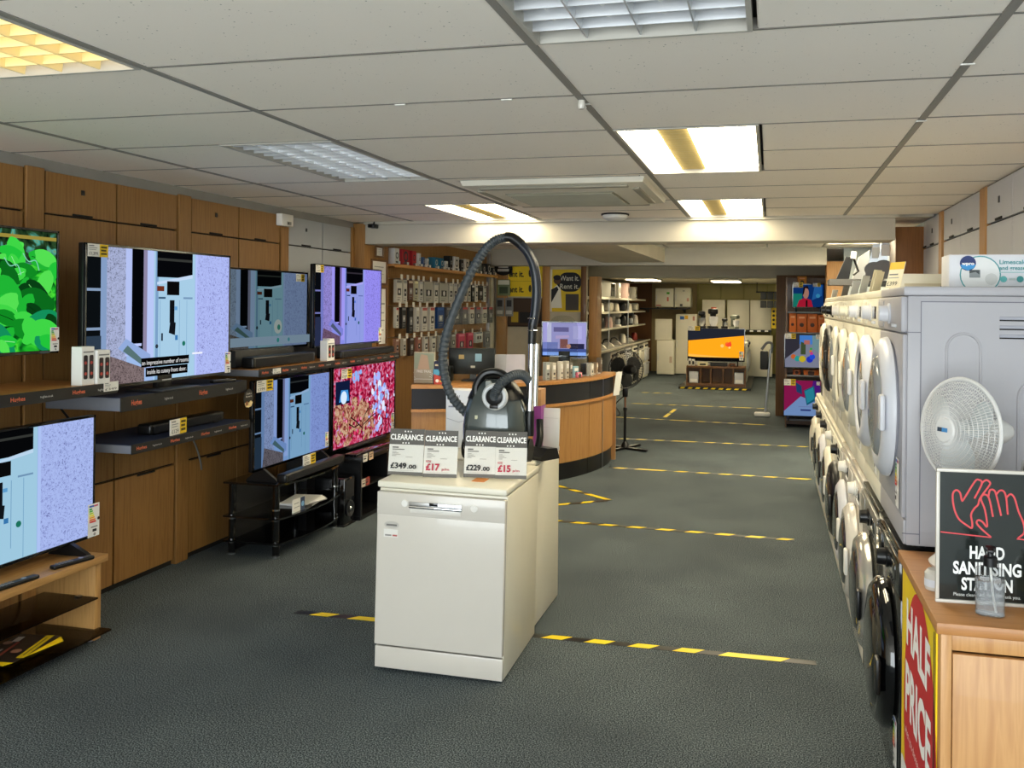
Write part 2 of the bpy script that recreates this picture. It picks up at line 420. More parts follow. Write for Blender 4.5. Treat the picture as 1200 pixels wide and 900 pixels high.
# boxed-in soffit running from the front beam to the middle beam
struct(G().loft([[(-2.5, 7.45, 2.37), (-1.75, 7.45, 2.37), (-1.75, 7.45, 2.33), (-2.5, 7.45, 2.33)],
                 [(-2.1, 11.0, 2.37), (-1.30, 11.0, 2.37), (-1.30, 11.0, 2.19), (-2.1, 11.0, 2.19)]]).out('soffit_boxing', M('soffit_paint', '#cfc5b0', .7), smooth=0))

# ---- pillars ----
struct(G().box(XL, -3.5, 7.1, 7.6, 0, 2.345, .003).out('pillar_left', BEECHD))
struct(G().box(1.0, XR, 7.62, 8.0, 0, 2.31, .003).out('pillar_right', wood('brown_wood', '#7a4c22', '#8b5a2b')))
struct(G().box(.66, .88, 11.02, 11.3, 0, 2.2, .003).out('pillar_middle', BEECHD))
struct(G().box(.09, XR, 13.55, 13.9, 0, 2.12, .003).out('pillar_rear', DWOOD))

# ---- lamps ----
WARM = (1.0, .83, .52); NEUT = (1, .87, .60)
def emitter(name, col, st):
    if name in MATS: return MATS[name]
    m = bpy.data.materials.new(name); m.use_nodes = True; p = m.node_tree.nodes['Principled BSDF']
    p.inputs['Base Color'].default_value = (.6, .6, .6, 1)
    p.inputs['Emission Color'].default_value = (*col, 1); p.inputs['Emission Strength'].default_value = st
    MATS[name] = m
    return m
def troffer(label, x0, x1, y0, y1, kind, z=ZC):
    w_, l_ = x1-x0, y1-y0
    t = thing('ceiling_light', label, 'ceiling light', ((x0+x1)/2, (y0+y1)/2, z), 0, 'ceiling light troffers')
    hw, hl = w_/2, l_/2
    FR = M('lamp_frame', '#b5b1a8', .5)
    for a, b, c, d in ((-hw, -hw+.014, -hl, hl), (hw-.014, hw, -hl, hl), (-hw+.012, hw-.012, -hl, -hl+.012), (-hw+.012, hw-.012, hl-.012, hl)):
        G().box(a, b, c, d, -.006, .05, .001, 1).out('frame_bar', FR, t)
    G().box(-hw, hw, -hl, hl, .05, .056).out('housing', M('lamp_reflector', '#dcdcda', .25, .6, var=.02), t)
    if kind == 'panel':                      # prismatic diffusers with a duller middle strip
        a, b = -hw+.012, hw-.012; p, q = a+(b-a)*.27, a+(b-a)*.50
        G().box(a, p, -hl+.012, hl-.012, .020, .024).out('diffuser', emitter('lamp_bright', NEUT, LAMP), t)
        G().box(q, b, -hl+.012, hl-.012, .020, .024).out('diffuser', emitter('lamp_bright', NEUT, LAMP), t)
        G().box(p, q, -hl+.012, hl-.012, .022, .026).out('middle_louvre', emitter('lamp_dull', WARM, .28), t)
        g = G()
        for k in range(22): yy = -hl+.03+k*(l_-.06)/21; g.box(p, q, yy-.002, yy+.002, .012, .022)
        tag(g.out('louvre_blades', M('lamp_blade', '#a8935a', .5), t, 0), kind='stuff')
    else:
        G().box(-hw+.012, hw-.012, -hl+.012, hl-.012, .046, .05).out('back_panel', emitter('lamp_louvred', WARM, LAMP*.10) if kind == 'louvre_lit' else M('lamp_reflector', '#dcdcda', .25, .6, var=.02), t)
        BL = M('louvre_metal', '#d5d7da', .3, .5, var=.03) if kind != 'louvre_lit' else M('louvre_warm', '#f3dfa6', .35)
        for k in (1, 2, 3):
            xx = -hw+k*w_/4; G().prism([(xx-.008, .045), (xx+.008, .045), (xx+.002, .0), (xx-.002, .0)], -hl+.012, hl-.012).out('louvre_spine', BL, t)
        for k in range(1, 14):
            yy = -hl+k*l_/14
            G().prismx([(yy-.006, .045), (yy+.006, .045), (yy+.002, .004), (yy-.002, .004)], -hw+.012, hw-.012).out('louvre_blade', BL, t)
        if kind == 'louvre':
            for k in range(4):
                xx = -hw+(k+.5)*w_/4; G().cyl((xx, -hl+.03, .036), (xx, hl-.03, .036), .008, n=10).out('tube', WHITE2, t)
    return t
troffer('warm lit louvred ceiling light at the top left corner', -2.46, -1.895, RY(-2), RY(0), 'louvre_lit')
troffer('unlit silver louvred ceiling light at the top centre edge of the view', -.632, -.05, RY(-2), RY(0), 'louvre')
troffer('unlit silver louvred ceiling light above the left televisions', -2.46, -1.895, RY(2), RY(4), 'louvre')
troffer('bright square ceiling light right of centre, the nearer of the two in line', -.632, -.05, RY(2), RY(4), 'panel')
troffer('bright ceiling light right of centre touching the front beam', -.632, -.05, RY(6), RY(8)-.03, 'panel')
troffer('bright ceiling light left of the air conditioner touching the front beam', -2.46, -1.895, RY(6), RY(8)-.03, 'panel')
troffer('bright ceiling light peeping out under the front beam', -.04, .58, 8.66, 9.86, 'panel', 2.37)
troffer('added ceiling light hidden behind the front beam to brighten the far aisle', -.655, -.065, 8.66, 9.86, 'panel', 2.37)  # added lamp, hidden by the front beam, only brightens the far aisle
troffer('cool white ceiling light above the cooker hoods', .62, 1.22, 8.66, 10.4, 'panel', 2.37)
for i, (x0, y0) in enumerate(((-2.5, 15.0), (-2.5, 17.6), (-.2, 15.0), (-.9, 18.6))):
    t = thing('ceiling_strip_light', ['bright rear ceiling strip light above the small appliance shelves, nearer one', 'bright rear ceiling strip light above the small appliance shelves, farther one',
              'bright rear ceiling strip light beside the dark pillar', 'bright rear ceiling strip light above the orange television'][i], 'ceiling light', (x0, y0, 2.19), 0, 'rear ceiling lights')
    G().box(-.3, .3, -.6, .6, -.03, .01, .006).out('casing', WHITE2, t)
    G().box(-.28, .28, -.58, .58, -.036, -.03).out('diffuser', emitter('lamp_rear', (1, .85, .55), LAMP*1.0), t)

# ---- air conditioning cassette ----
t = thing('air_conditioner', 'cream ceiling cassette air conditioner with slatted centre grille', 'air conditioner', (-1.225, 5.32, ZC))
AC = M('aircon_plastic', '#d2cdbf', .5, var=.02)
g = G()
for a in range(1):
    o_, i_ = .535, .33; zo, zi = -.035, -.06
    g.loft([[(-.54, -.52, .0), (.54, -.52, .0), (.54, .52, .0), (-.54, .52, .0)], [(-.53, -.51, -.03), (.53, -.51, -.03), (.53, .51, -.03), (-.53, .51, -.03)],
            [(-.40, -.38, -.055), (.40, -.38, -.055), (.40, .38, -.055), (-.40, .38, -.055)]])
g.out('fascia', AC, t, 25)
for (a, b, c, d) in ((-.44, .44, -.475, -.43), (-.44, .44, .43, .475), (-.49, -.445, -.36, .36), (.445, .49, -.36, .36)):
    G().box(a, b, c, d, -.05, -.036, .004).out('air_flap', M('aircon_flap', '#8f8b7d', .6), t)
gr = G().box(-.33, .33, -.31, .31, -.06, -.05, .003).out('intake_grille', M('aircon_grille', '#7c7866', .6), t)
for k in range(16):
    yy = -.29+k*.0387; G().box(-.32, .32, yy-.006, yy+.006, -.066, -.06).out('slat', M('aircon_slat', '#98937f', .6), gr, 0)
t = thing('smoke_detector', 'small white domed smoke detector on the ceiling before the beam', 'smoke detector', (-1.19, 6.75, ZC))
G().lathe([(.11, 0), (.11, -.012)], n=28).out('base', GAP, t); G().lathe([(.10, -.012), (.095, -.035), (.07, -.05), (.02, -.053)], n=28).out('dome', WHITE2, t)
t = thing('ceiling_hook', 'tiny white hook clipped to the ceiling grid', 'hook', (-.646, 2.97, ZC-.005))
G().lathe([(.012, 0), (.014, -.02), (.01, -.03)], n=12).out('clip', WHITE, t); G().cyl((0, .02, -.002), (.004, .05, -.015), .004).out('prong', WHITE2, t)

# ---- left wall of beech cupboards ----
def cupboard(label, y0, y1, mat, lock, grp):
    w_ = y1-y0-.012; t = thing('wall_cupboard', label, 'cupboard', (-3.6, (y0+y1)/2, 0), PI/2, grp)
    h = w_/2
    G().box(-h-.005, h+.005, .02, .06, .0, 2.3).out('carcass', GAP, t, 0)
    d = G().box(-h, h, 0, .02, 2.088, 2.30, .001, 1).out('top_door', mat, t, 0)
    G().box(-.07, .07, -.004, .006, 2.088, 2.100, .002).out('handle_slot', GAP, d)
    if lock: G().box(-.012, .012, -.004, .004, 2.205, 2.232, .002).out('lock', BLACK, d)
    G().box(-h, h, 0, .02, .635, 2.078, .001, 1).out('middle_panel', mat, t, 0)
    d = G().box(-h, h, 0, .02, .035, .623, .001, 1).out('lower_door', mat, t, 0)
    G().box(-.075, .075, -.004, .006, .611, .623, .002).out('handle_slot', GAP, d)
cols = [(1.38, 1.90), (1.90, 2.42), (2.54, 3.06), (3.06, 3.575), (3.70, 4.207), (4.207, 4.725), (4.857, 5.372), (5.372, 5.894), (6.014, 6.539), (6.539, 7.037)]
names = ['beech wall cupboard nearest the shop front', 'beech wall cupboard second from the shop front', 'beech wall cupboard behind the green leaf television, left one', 'beech wall cupboard behind the green leaf television, right one',
         'beech wall cupboard behind the left half of the biggest door-picture television', 'beech wall cupboard behind the right half of the biggest door-picture television',
         'beech wall cupboard left of the small alarm box, with a lock', 'beech wall cupboard just left of the small alarm box', 'grey wall cupboard with a lock next to the alarm box', 'grey wall cupboard next to the beech pillar']
for i, (a, b) in enumerate(cols):
    cupboard(names[i], a, b, BEECHD if i < 8 else GDOOR, i % 2 == 0, 'cupboards along the left wall')
for i, (a, b) in enumerate(((2.42, 2.54), (3.575, 3.70), (4.725, 4.857), (5.894, 6.014), (7.037, 7.1))):
    struct(G().box(-3.66, -3.592, a+.008, b-.008, 0, 2.31, .002, 1).out('trim_%d' % (i+1), BEECHD, smooth=0))
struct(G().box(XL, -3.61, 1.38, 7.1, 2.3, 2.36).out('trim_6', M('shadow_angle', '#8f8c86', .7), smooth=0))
t = thing('alarm_box', 'small white box high on the beech wall beside the grey cupboards', 'alarm box', (-3.592, 5.905, 2.215), PI/2)
G().box(-.08, .08, -.05, 0, 0, .09, .005).out('casing', WHITE2, t); printed('label', [('r', -.01, .05, .01, .035, '#8c8c88'), ('r', .0, .02, .012, .03, '#444444')], t, -.051)
# ---- right wall of grey cupboards ----
def cupboard_r(label, y0, y1, lock):
    w_ = y1-y0-.006; t = thing('wall_cupboard', label, 'cupboard', (1.215, (y0+y1)/2, 0), -PI/2, 'cupboards along the right wall'); h = w_/2
    G().box(-h-.003, h+.003, .02, .04, 0, 2.345).out('carcass', GAP, t, 0)
    d = G().box(-h, h, 0, .02, 2.132, 2.345, .001, 1).out('top_door', GDOORR, t, 0)
    G().box(-.07, .07, -.006, .006, 2.132, 2.146, .002).out('handle_slot', GAP, d)
    if lock: G().box(-.014, .014, -.004, .004, 2.225, 2.262, .002).out('lock', BLACK, d)
    G().box(-h, h, 0, .02, .1, 2.120, .001, 1).out('middle_panel', GDOORR, t, 0)
GDOORR = M('grey_blue_door', '#bcbec6', .45, var=.02)
rc = [(7.5, 7.62), (6.97, 7.5), (6.2, 6.77), (5.62, 6.2), (4.93, 5.48), (4.35, 4.93), (3.62, 4.2), (3.05, 3.62)]
rl = ['narrow grey wall cupboard touching the brown pillar', 'grey wall cupboard between the brown pillar and the farther beech strip', 'grey wall cupboard with a lock just right of the farther beech strip', 'grey wall cupboard left of the nearer beech strip',
      'grey wall cupboard with a lock right of the nearer beech strip', 'grey wall cupboard at the right edge of the view', 'grey wall cupboard above the tumble dryer, left one', 'grey wall cupboard above the tumble dryer, right one']
for i, (a, b) in enumerate(rc): cupboard_r(rl[i], a, b, i in (1, 2, 4, 6))
for i, (a, b) in enumerate(((6.77, 6.97), (5.48, 5.62), (4.2, 4.35))):
    struct(G().box(1.205, 1.26, a+.03 if i == 0 else a, b-.06 if i == 0 else b, 0, 2.35, .002, 1).out('trim_%d' % (i+7), BEECH, smooth=0))
# ---- floor tape ----
TY = M('tape_yellow', '#fbdc1c', .4, var=.05); TB = M('tape_black', '#151515', .35)
def tape(label, p0, p1, wd=.05, stripe=.15):
    p0, p1 = Vector(p0), Vector(p1); L = (p1-p0).length; d = (p1-p0)/L
    t = thing('floor_tape', label, 'tape', (p0.x, p0.y, .0), math.atan2(d.y, d.x), 'hazard tape lines on the carpet')
    G().box(0, L, -wd/2, wd/2, .0, .0016).out('tape_strip', TB, t, 0)
    x = rnd.uniform(0, .1); h = wd/2; run = 0
    while x < L:
        w_ = stripe*(rnd.choice((1, 1, 1, 2.2)))
        a, b = x, min(L, x+w_)
        if b-a > .05: G().prismz([(a, -h), (b-.045, -h), (b, h), (a+.045, h)], .0017, .0022).out('yellow_stripe', TY, t, 0)
        x += w_+.065
tape('yellow and black floor tape line in front, running behind the dishwasher', (-2.43, 4.17), (.22, 4.19))
tape('yellow and black floor tape line second from the front', (-1.75, 6.44), (.18, 6.36))
tape('short slanted floor tape coming from the counter foot', (-1.95, 7.76), (-1.30, 7.24))
tape('short floor tape meeting the slanted one in a point', (-1.9, 6.80), (-1.32, 7.22))
tape('floor tape line starting at the round end of the counter', (-1.58, 8.70), (.40, 8.64))
tape('floor tape line passing behind the foot of the black pedestal fan', (-1.87, 10.62), (.52, 10.64))
tape('thin floor tape line behind the fan, nearer the slanted dash', (-2.3, 12.66), (-.05, 12.44))
tape('thin floor tape line below the orange television', (-2.3, 14.50), (.0, 14.45))
tape('single slanted yellow dash of tape in the far aisle', (-1.5, 12.8), (-1.45, 14.0), .06, .5)
tape('far floor tape line left of the orange television', (-2.4, 16.4), (-1.75, 16.4))
# ================================================================== TELEVISIONS AND SHELVES ON THE LEFT
def mulc(c, k):
    c = c.lstrip('#'); v = [int(c[i:i+2], 16) for i in (0, 2, 4)]
    return '#'+''.join('%02x' % max(0, min(255, int(a*b))) for a, b in zip(v, k))
def pebble(name, a, b, c, em):
    return ramp_mat(name, 'noise', 75, [(.28, a), (.38, b), (.52, c)], detail=3, emit=em, dist=1.5)
def pic_door(W, H, k=(1, 1, 1), em=1.0, sub=False, key='a'):
    """a white front door between a window and a pebble-dashed wall"""
    q = lambda c: mulc(c, k)
    wallR = pebble('pebble_right_'+key, q('#6a6aa0'), q('#a6abde'), q('#bfc7f6'), em)
    wallM = pebble('pebble_mid_'+key, q('#3e4050'), q('#8f93a8'), q('#b6bcd6'), em)
    wallB = pebble('pebble_low_'+key, q('#15100f'), q('#5a4a48'), q('#8d7a74'), em)
    U = lambda u: (u-.5)*W
    V = lambda v: v*H
    R = lambda u0, u1, v0, v1, c: ('r', U(u0), U(u1), V(v0), V(v1), c)
    P = lambda pts, c: ('p', [(U(a), V(b)) for a, b in pts], c)
    I = [R(0, 1, 0, 1, q('#a9c4e8')), R(0, .10, 0, 1, q('#0c1012')), R(.0, .10, .68, .70, q('#8fa3b8')), R(.0, .10, .40, .42, q('#8fa3b8')), R(.085, .125, 0, 1, q('#8ea6c4')), R(0, .09, 0, .36, q('#31404c')),
         P([(.12, .12), (.245, .12), (.245, 1), (.12, 1)], wallM), R(.235, .275, .2, 1, q('#c2cdf2')), P([(.275, .26), (.35, .22), (.35, 1), (.275, 1)], q('#050608')),
         R(.35, .375, .1, 1, q('#9a8fa6')), R(.375, .42, .05, 1, q('#c6d2f6')), R(.285, .34, .27, .29, q('#cfd9ff')), P([(.10, 0), (.36, 0), (.36, .1), (.12, .22)], wallB), P([(.19, .26), (.37, .1), (.40, .12), (.40, .2), (.24, .33)], q('#9db4dc')),
         P([(.22, .24), (.37, .10), (.37, .14), (.25, .28)], q('#5f7a74')),
         R(.42, .72, 0, 1, q('#b4d8e6')), R(.43, .45, 0, 1, q('#86aac8')), R(.44, .70, .80, 1, q('#07080a')), R(.44, .70, .93, .95, q('#3a3a34')), P([(.44, .76), (.70, .83), (.70, .80), (.44, .74)], q('#d4e6f5')),
         R(.44, .49, .69, .73, q('#7a3520')), R(.51, .60, .66, .77, q('#0b0a0a')), R(.53, .565, .44, .62, q('#101216')), P([(.525, .36), (.57, .34), (.575, .44), (.535, .46)], q('#13161a')),
         R(.45, .50, .63, .645, q('#42627a')), R(.63, .70, .63, .645, q('#7f9fba')), R(.46, .463, .1, .62, q('#7fa8c4')), R(.60, .603, .1, .62, q('#7fa8c4')), R(.655, .658, .0, .62, q('#86b0cc')),
         R(.565, .585, .54, .57, q('#6aa8d4')), R(.57, .59, .30, .34, q('#3f7fb4')), ('c', U(.635), V(.27), .012*W, q('#1f7a5e')), R(.47, .482, .30, .36, q('#1d2a3a')), ('c', U(.44), V(.26), .010*W, q('#333c44')),
         R(.72, .735, 0, 1, q('#c4d0fa')), R(.735, 1, 0, 1, wallR)]
    if sub:
        I += [R(.335, .675, .105, .175, '#060606'), R(.365, .665, .03, .10, '#060606'),
              ('t', U(.34), V(.122), 'an impressive number of rooms', .035*H, '#f4f4f4', .33*W), ('t', U(.375), V(.05), 'inside its cutesy front door.', .035*H, '#f4f4f4', .28*W), R(.70, .78, .175, .19, '#f0f2ff')]
    return I
def energy(t, x, z, y=-.004, s=1.0):
    y -= .002
    I = [('r', 0, .058, 0, .125, '#f0efec'), ('r', .006, .03, .113, .12, '#3b62b8'), ('r', .03, .05, .113, .12, '#d06a7a')]
    for k, c in enumerate(('#1d9a4b', '#57b947', '#bfd630', '#f6ea2a', '#f6b62a', '#ee7a25', '#e2332a')):
        I.append(('r', .006, .02+.003*k, .103-.008*k, .109-.008*k, c))
    I += [('c', .05, .066, .006, '#111111'), ('r', .012, .045, .036, .04, '#777777'), ('r', .02, .04, .02, .03, '#333333'), ('c', .03, .01, .006, '#999999')]
    I = [(('r', a[1]*s, a[2]*s, a[3]*s, a[4]*s, a[5]) if a[0] == 'r' else ('c', a[1]*s, a[2]*s, a[3]*s, a[4])) for a in I]
    o = printed('energy_label', I, t, 0, loc=(x, y, z)); return o
def price_card(t, x, z, y=-.004, w_=.135, h_=.062, price='£1,399.', yel=True):
    I = [('r', 0, w_, 0, h_, '#e9e6de')]
    if yel: I += [('r', w_*.58, w_, 0, h_, '#e8c21c'), ('r', w_*.64, w_*.94, h_*.70, h_*.86, '#4a3d08'), ('r', w_*.64, w_*.90, h_*.45, h_*.60, '#4a3d08'), ('r', w_*.64, w_*.92, h_*.18, h_*.34, '#4a3d08')]
    I += [('r', w_*.05, w_*.3, h_*.82, h_*.9, '#777777'), ('r', w_*.05, w_*.45, h_*.66, h_*.72, '#999999'), ('r', w_*.05, w_*.40, h_*.52, h_*.57, '#999999'), ('t', w_*.05, h_*.12, price, h_*.26, '#26242a', w_*(.46 if yel else .8))]
    return printed('price_card', I, t, 0, loc=(x, y, z))
def tv(label, x, yc, zb, W, H, lift, items, em=1.0, stand='feet', rz=PI/2, bez=.012, thick=.035, cat='television', eps=.00015):
    t = thing('television', label, cat, (x, yc, zb), rz, 'televisions on display')
    G().box(-W/2, W/2, .006, thick, lift, lift+H, .006).out('casing', BLACK, t)
    fr = G()
    for a, b, c, d in ((-W/2, W/2, lift, lift+bez*1.3), (-W/2, W/2, lift+H-bez, lift+H), (-W/2, -W/2+bez, lift, lift+H), (W/2-bez, W/2, lift, lift+H)): fr.box(a, b, -.004, .008, c, d, .0015, 1)
    fr.out('bezel', BGLOSS, t)
    p = printed('screen', items(W-2*bez, H-2.3*bez), t, .004, em=em, eps=eps, loc=(0, 0, lift+bez*1.3))
    if stand == 'feet':
        for s in (-1, 1):
            G().prismx([(-.11, 0), (-.10, .012), (0, lift+.01), (.03, lift+.01), (.11, .012), (.12, 0)], s*W*.38-.012, s*W*.38+.012).out('foot', BLACK, t)
    elif stand == 'plate':
        G().box(-.16, .16, -.11, .12, 0, .012, .005).out('base_plate', DARK, t); G().box(-.06, .06, .0, .03, .012, lift+.06, .004).out('neck', BLACK, t)
    elif stand == 'wall':
        G().box(-.12, .12, thick, thick+.2, lift+H*.35, lift+H*.6).out('bracket', BLACK, t)
    elif stand == 'bar':
        G().box(-W*.3, W*.3, -.03, .1, 0, lift+.01, .004).out('stand_bar', DARK, t)
    return t
def leaf_pic(W, H):
    L = ramp_mat('leaf_picture', 'noise', 7, [(.30, '#02180a'), (.42, '#0a6a1c'), (.52, '#1fb32a'), (.62, '#4fe03a'), (.72, '#0d7a22')], dist=2.2, detail=2, emit=1.0*SCR)
    dk = ramp_mat('leaf_top_picture', 'noise', 9, [(.3, '#04160c'), (.5, '#2c4a2a'), (.62, '#57b2a0'), (.7, '#8a8a3a')], dist=2, detail=2, emit=.9*SCR)
    I = [('r', -W/2, W/2, 0, H, L), ('r', -W/2, W/2, H*.72, H, dk), ('r', -W/2, W/2, H*.93, H*.96, '#9a8a3c')]
    for k in range(90):
        x = W/2-.02-rnd.random()*.62; z = H*(1-(k+1)/90*.98)*.86+.02*rnd.random(); r = .026+.045*rnd.random(); a = rnd.uniform(-1.2, 1.2)
        pts = [(max(-W/2, min(W/2, x+r*(1.5+.15*math.sin(5*b))*math.cos(b)*math.cos(a)-r*.8*math.sin(b)*math.sin(a))), max(0, z+r*1.4*math.cos(b)*math.sin(a)+r*.8*math.sin(b)*math.cos(a))) for b in [2*PI*j/18 for j in range(18)]]
        c = rnd.choice(('#0f8a22', '#1fb534', '#0b6a1c', '#3fd646', '#083f14', '#22c43a', '#54e052', '#128f5a'))
        I.append(('p', pts, c))
        q = [(v.x, v.y) for v in smoothpath([(x-r*1.2*math.cos(a), z-r*1.1*math.sin(a), 0), (x+.004, z, 0), (x+r*1.2*math.cos(a), z+r*1.1*math.sin(a), 0)], 4)]
        if max(p[0] for p in q) < W/2 and min(p[1] for p in q) > 0 and k % 3 == 0: I.append(('l', q, .003, rnd.choice(('#7fe87a', '#05300c', '#9af0a0'))))
    for k in range(3):
        x = W/2-.12-rnd.random()*.40; z = H*(.70+.2*rnd.random())
        I.append(('l', [(v.x, v.y) for v in smoothpath([(x, z, 0), (x+.03, z-.035, 0), (x+.07, z-.03, 0), (x+.09, z-.075, 0)], 6)], .005, '#7fd0b4'))
    return I
def pink_pic(W, H):
    A = ramp_mat('blossom_picture', 'noise', 26, [(.30, '#2a0512'), (.42, '#a3123e'), (.50, '#d8285a'), (.58, '#ee86a8'), (.68, '#c9b8f0')], dist=.8, detail=9, emit=.75*SCR)
    B = ramp_mat('autumn_picture', 'noise', 30, [(.30, '#3a1418'), (.42, '#a04a44'), (.52, '#d89a7a'), (.64, '#f0d8b0'), (.7, '#c04a5a')], dist=.8, detail=9, emit=.75*SCR)
    I = [('r', -W/2, W/2, 0, H, A)]
    cl = lambda v, a, b: max(a, min(b, v))
    for k in range(70):                                  # sky showing between the crowns
        a = rnd.gauss(0, .11); b = rnd.gauss(0, .2); r = .012+.03*rnd.random()*max(.1, 1-abs(a)*4)
        I.append(('c', cl(W*(.2+a), -W/2+r, W/2-r), cl(H*(.5+b), r, H-r), r, rnd.choice(('#a9b8ff', '#c6d2ff', '#8fa8f0', '#e4eaff'))))
    for k in range(22): I.append(('c', W*(-.17+rnd.gauss(0, .03)), H*(.86+rnd.gauss(0, .03)), .012+.012*rnd.random(), '#8fb4f4'))
    for k in range(120):                                 # orange crown, lower left
        a = rnd.random()**.7; x = W*(-.5+.62*rnd.random()); z = H*.56*a*(1-.5*max(0, x/W+.1)*2)
        r = .012+.03*rnd.random(); I.append(('c', cl(x, -W/2+r, W/2-r), cl(z, r, H-r), r, B))
    for k in range(60):
        x = W*rnd.uniform(-.48, .46); z = H*rnd.random(); r = .006+.012*rnd.random()
        I.append(('c', cl(x, -W/2+r, W/2-r), cl(z, r, H-r), r, rnd.choice(('#8a0f34', '#e0406a', '#c41f50', '#f08aa8'))))
    for p in ([(-.08, 0), (-.1, .2), (-.05, .35), (.02, .45)], [(-.09, .18), (-.2, .3), (-.28, .36)], [(-.08, .22), (.05, .3), (.12, .33)], [(.30, 0), (.31, .4), (.30, .6)], [(.36, 0), (.37, .5)], [(-.14, .24), (-.22, .22), (-.3, .28)], [(.24, 0), (.245, .3)]):
        I.append(('l', [(a*W, b*H) for a, b in p], .010, '#1c0d0c'))
    I += [('r', -W/2, -W*.29, H*.55, H*.84, '#101a3a'), ('p', [(-W*.45, H*.58), (-W*.30, H*.58), (-W*.32, H*.72), (-W*.42, H*.73)], '#3f8fd8'), ('c', -W*.38, H*.63, W*.045, '#d8ecff')]
    return I
big = tv('biggest television on the upper shelf, bright door picture with subtitles', -3.235, 4.155, 1.157, 1.17, .725, .042, lambda W, H: pic_door(W, H, (.93, .95, 1), SCR, True, 'big'), SCR, 'plate', thick=.04)
price_card(big, -.575, .70, -.006); energy(big, .53, .05, -.006, 1.0)
printed('badge', [('r', -.03, .05, .0, .006, '#b9b9b9')], big, -.004, loc=(0, -.001, .05))
leaf = tv('television at the left edge showing bright green leaves', -3.30, 2.87, 1.225, 1.22, .70-.12, .165, leaf_pic, SCR, 'plate', eps=.00008)
energy(leaf, .555, .175, -.006, .9)
tv3 = tv('dim door-picture television behind the biggest one with a white puck on screen', -3.38, 5.33, 1.215, 1.18, .55, .10, lambda W, H: pic_door(W, H, (.50, .57, .58), SCR, False, 'three'), SCR, 'bar')
price_card(tv3, .415, .58, -.006, .12, .055, '£649.')
printed('puck_overlay', [('c', 0, 0, .05, '#9aa6a2'), ('c', .01, -.005, .02, '#2f6f60'), ('r', -.6, .6, -.13, -.062, '#8ea3b4'), ('r', -.6, .2, -.12, -.07, '#6f8798'), ('c', .0, -.095, .016, '#3f7f78'), ('c', .12, -.095, .016, '#5f8f98')][:2]+[('r', -.56, .5, -.125, -.066, '#7f96a8'), ('c', .0, -.095, .016, '#2f7f78'), ('c', .14, -.095, .014, '#3f7f88')], tv3, -.002, em=SCR*.7, loc=(.18, -.004, .255), eps=.0004)
tv4 = tv('lilac door-picture television at the right end of the upper shelf', -3.28, 6.41, 1.212, 1.145, .628, .09, lambda W, H: pic_door(W, H, (.80, .72, .98), SCR, False, 'four'), SCR, 'bar')
price_card(tv4, -.56, .655, -.006, .12, .055, '£999.'); energy(tv4, .51, .10, -.006, .95)
low1 = tv('lower left television on the oak stand, door picture', -3.25, 3.055, .42, 1.22, .605, .05, lambda W, H: pic_door(W, H, (.88, .93, .97), SCR, False, 'low'), SCR, 'feet')
energy(low1, .56, .055, -.006, 1.3)
low2 = tv('lower middle television on the black glass stand, blue door picture', -3.2, 5.445, .475, .985, .585, .075, lambda W, H: pic_door(W, H, (.66, .74, .84), SCR, False, 'mid'), SCR, 'feet')
price_card(low2, -.47, .585, -.006, .19, .075, '£399.'); energy(low2, .42, .10, -.006, .85)
pink = tv('television showing pink blossom trees above the black cabinet', -3.2, 6.55, .50, 1.13, .64, .01, pink_pic, SCR, 'bar', eps=.00008)
price_card(pink, -.44, .555, -.006, .17, .075, '£529.'); energy(pink, .47, .05, -.006, 1.1)
# --- wall shelves with a branded fascia ---
SHF = M('shelf_grey', '#6e7076', .4, var=.03); FAS = M('fascia_black', '#1b1b1d', .35); SHB = M('shelf_blue_top', '#24304e', .6)
def shelf(label, y0, y1, zt, th, xf=-3.15, n=2, top=SHF):
    L = y1-y0; t = thing('wall_shelf', label, 'shelf', (xf, (y0+y1)/2, zt-th), PI/2, 'television shelves on the left wall'); D = abs(-3.6-xf)
    G().box(-L/2, L/2, .004, D, 0, th-.002, .003).out('board', SHF, t); G().box(-L/2+.003, L/2-.003, .01, D, th-.002, th, ).out('top_cover', top, t, 0)
    G().box(-L/2, L/2, 0, .004, -.004, th+.002, .001, 1).out('fascia', FAS, t)
    I = []
    for k in range(n):
        x = -L/2+L*(k+.5)/n
        I.append(('t', x-L/n*.36, th*.34, 'Hughes', th*.40, '#e0714e', .075, 'l', .02)); I.append(('t', x+L/n*.10, th*.38, 'hughes.co.uk', th*.22, '#d8d8d4', .07))
    printed('fascia_lettering', I, t, -.0005)
    return t
shelf('black fronted wall shelf under the green leaf television', 2.0, 3.70, 1.235, .048, n=5, top=BEECHY)
shelf('deep black fronted wall shelf under the biggest television', 3.72, 4.80, 1.155, .068, n=2, top=SHB)
shelf('long black fronted wall shelf under the two right upper televisions', 4.93, 7.08, 1.21, .044, n=9, top=BEECHY)
shelf('lower black fronted wall shelf holding a soundbar', 3.80, 4.84, .905, .044, n=4, top=SHB)
for lab, x, y, z, L, h, d in (('black soundbar on the lower wall shelf', -3.27, 4.42, .905, .66, .062, .09), ('black soundbar in front of the dim television on the long shelf', -3.215, 5.36, 1.21, .78, .075, .09), ('black soundbar at the right end of the long shelf', -3.17, 6.55, 1.21, .96, .062, .07), ('black soundbar on the black glass stand', -3.005, 5.42, .475, .80, .062, .07)):
    t = thing('soundbar', lab, 'soundbar', (x, y, z), PI/2, 'soundbars')
    G().box(-L/2, L/2, 0, d, .004, h, .012, 3).out('body', BLACK, t); G().box(-L/2+.03, L/2-.03, -.002, .002, .012, h-.01, .003).out('grille', M('speaker_cloth', '#17171a', .9, bump=.3, bscale=900), t)
    for s in (-1, 1): G().box(s*L*.4-.02, s*L*.4+.02, .01, d-.01, 0, .006).out('rubber_foot', BLACK, t)
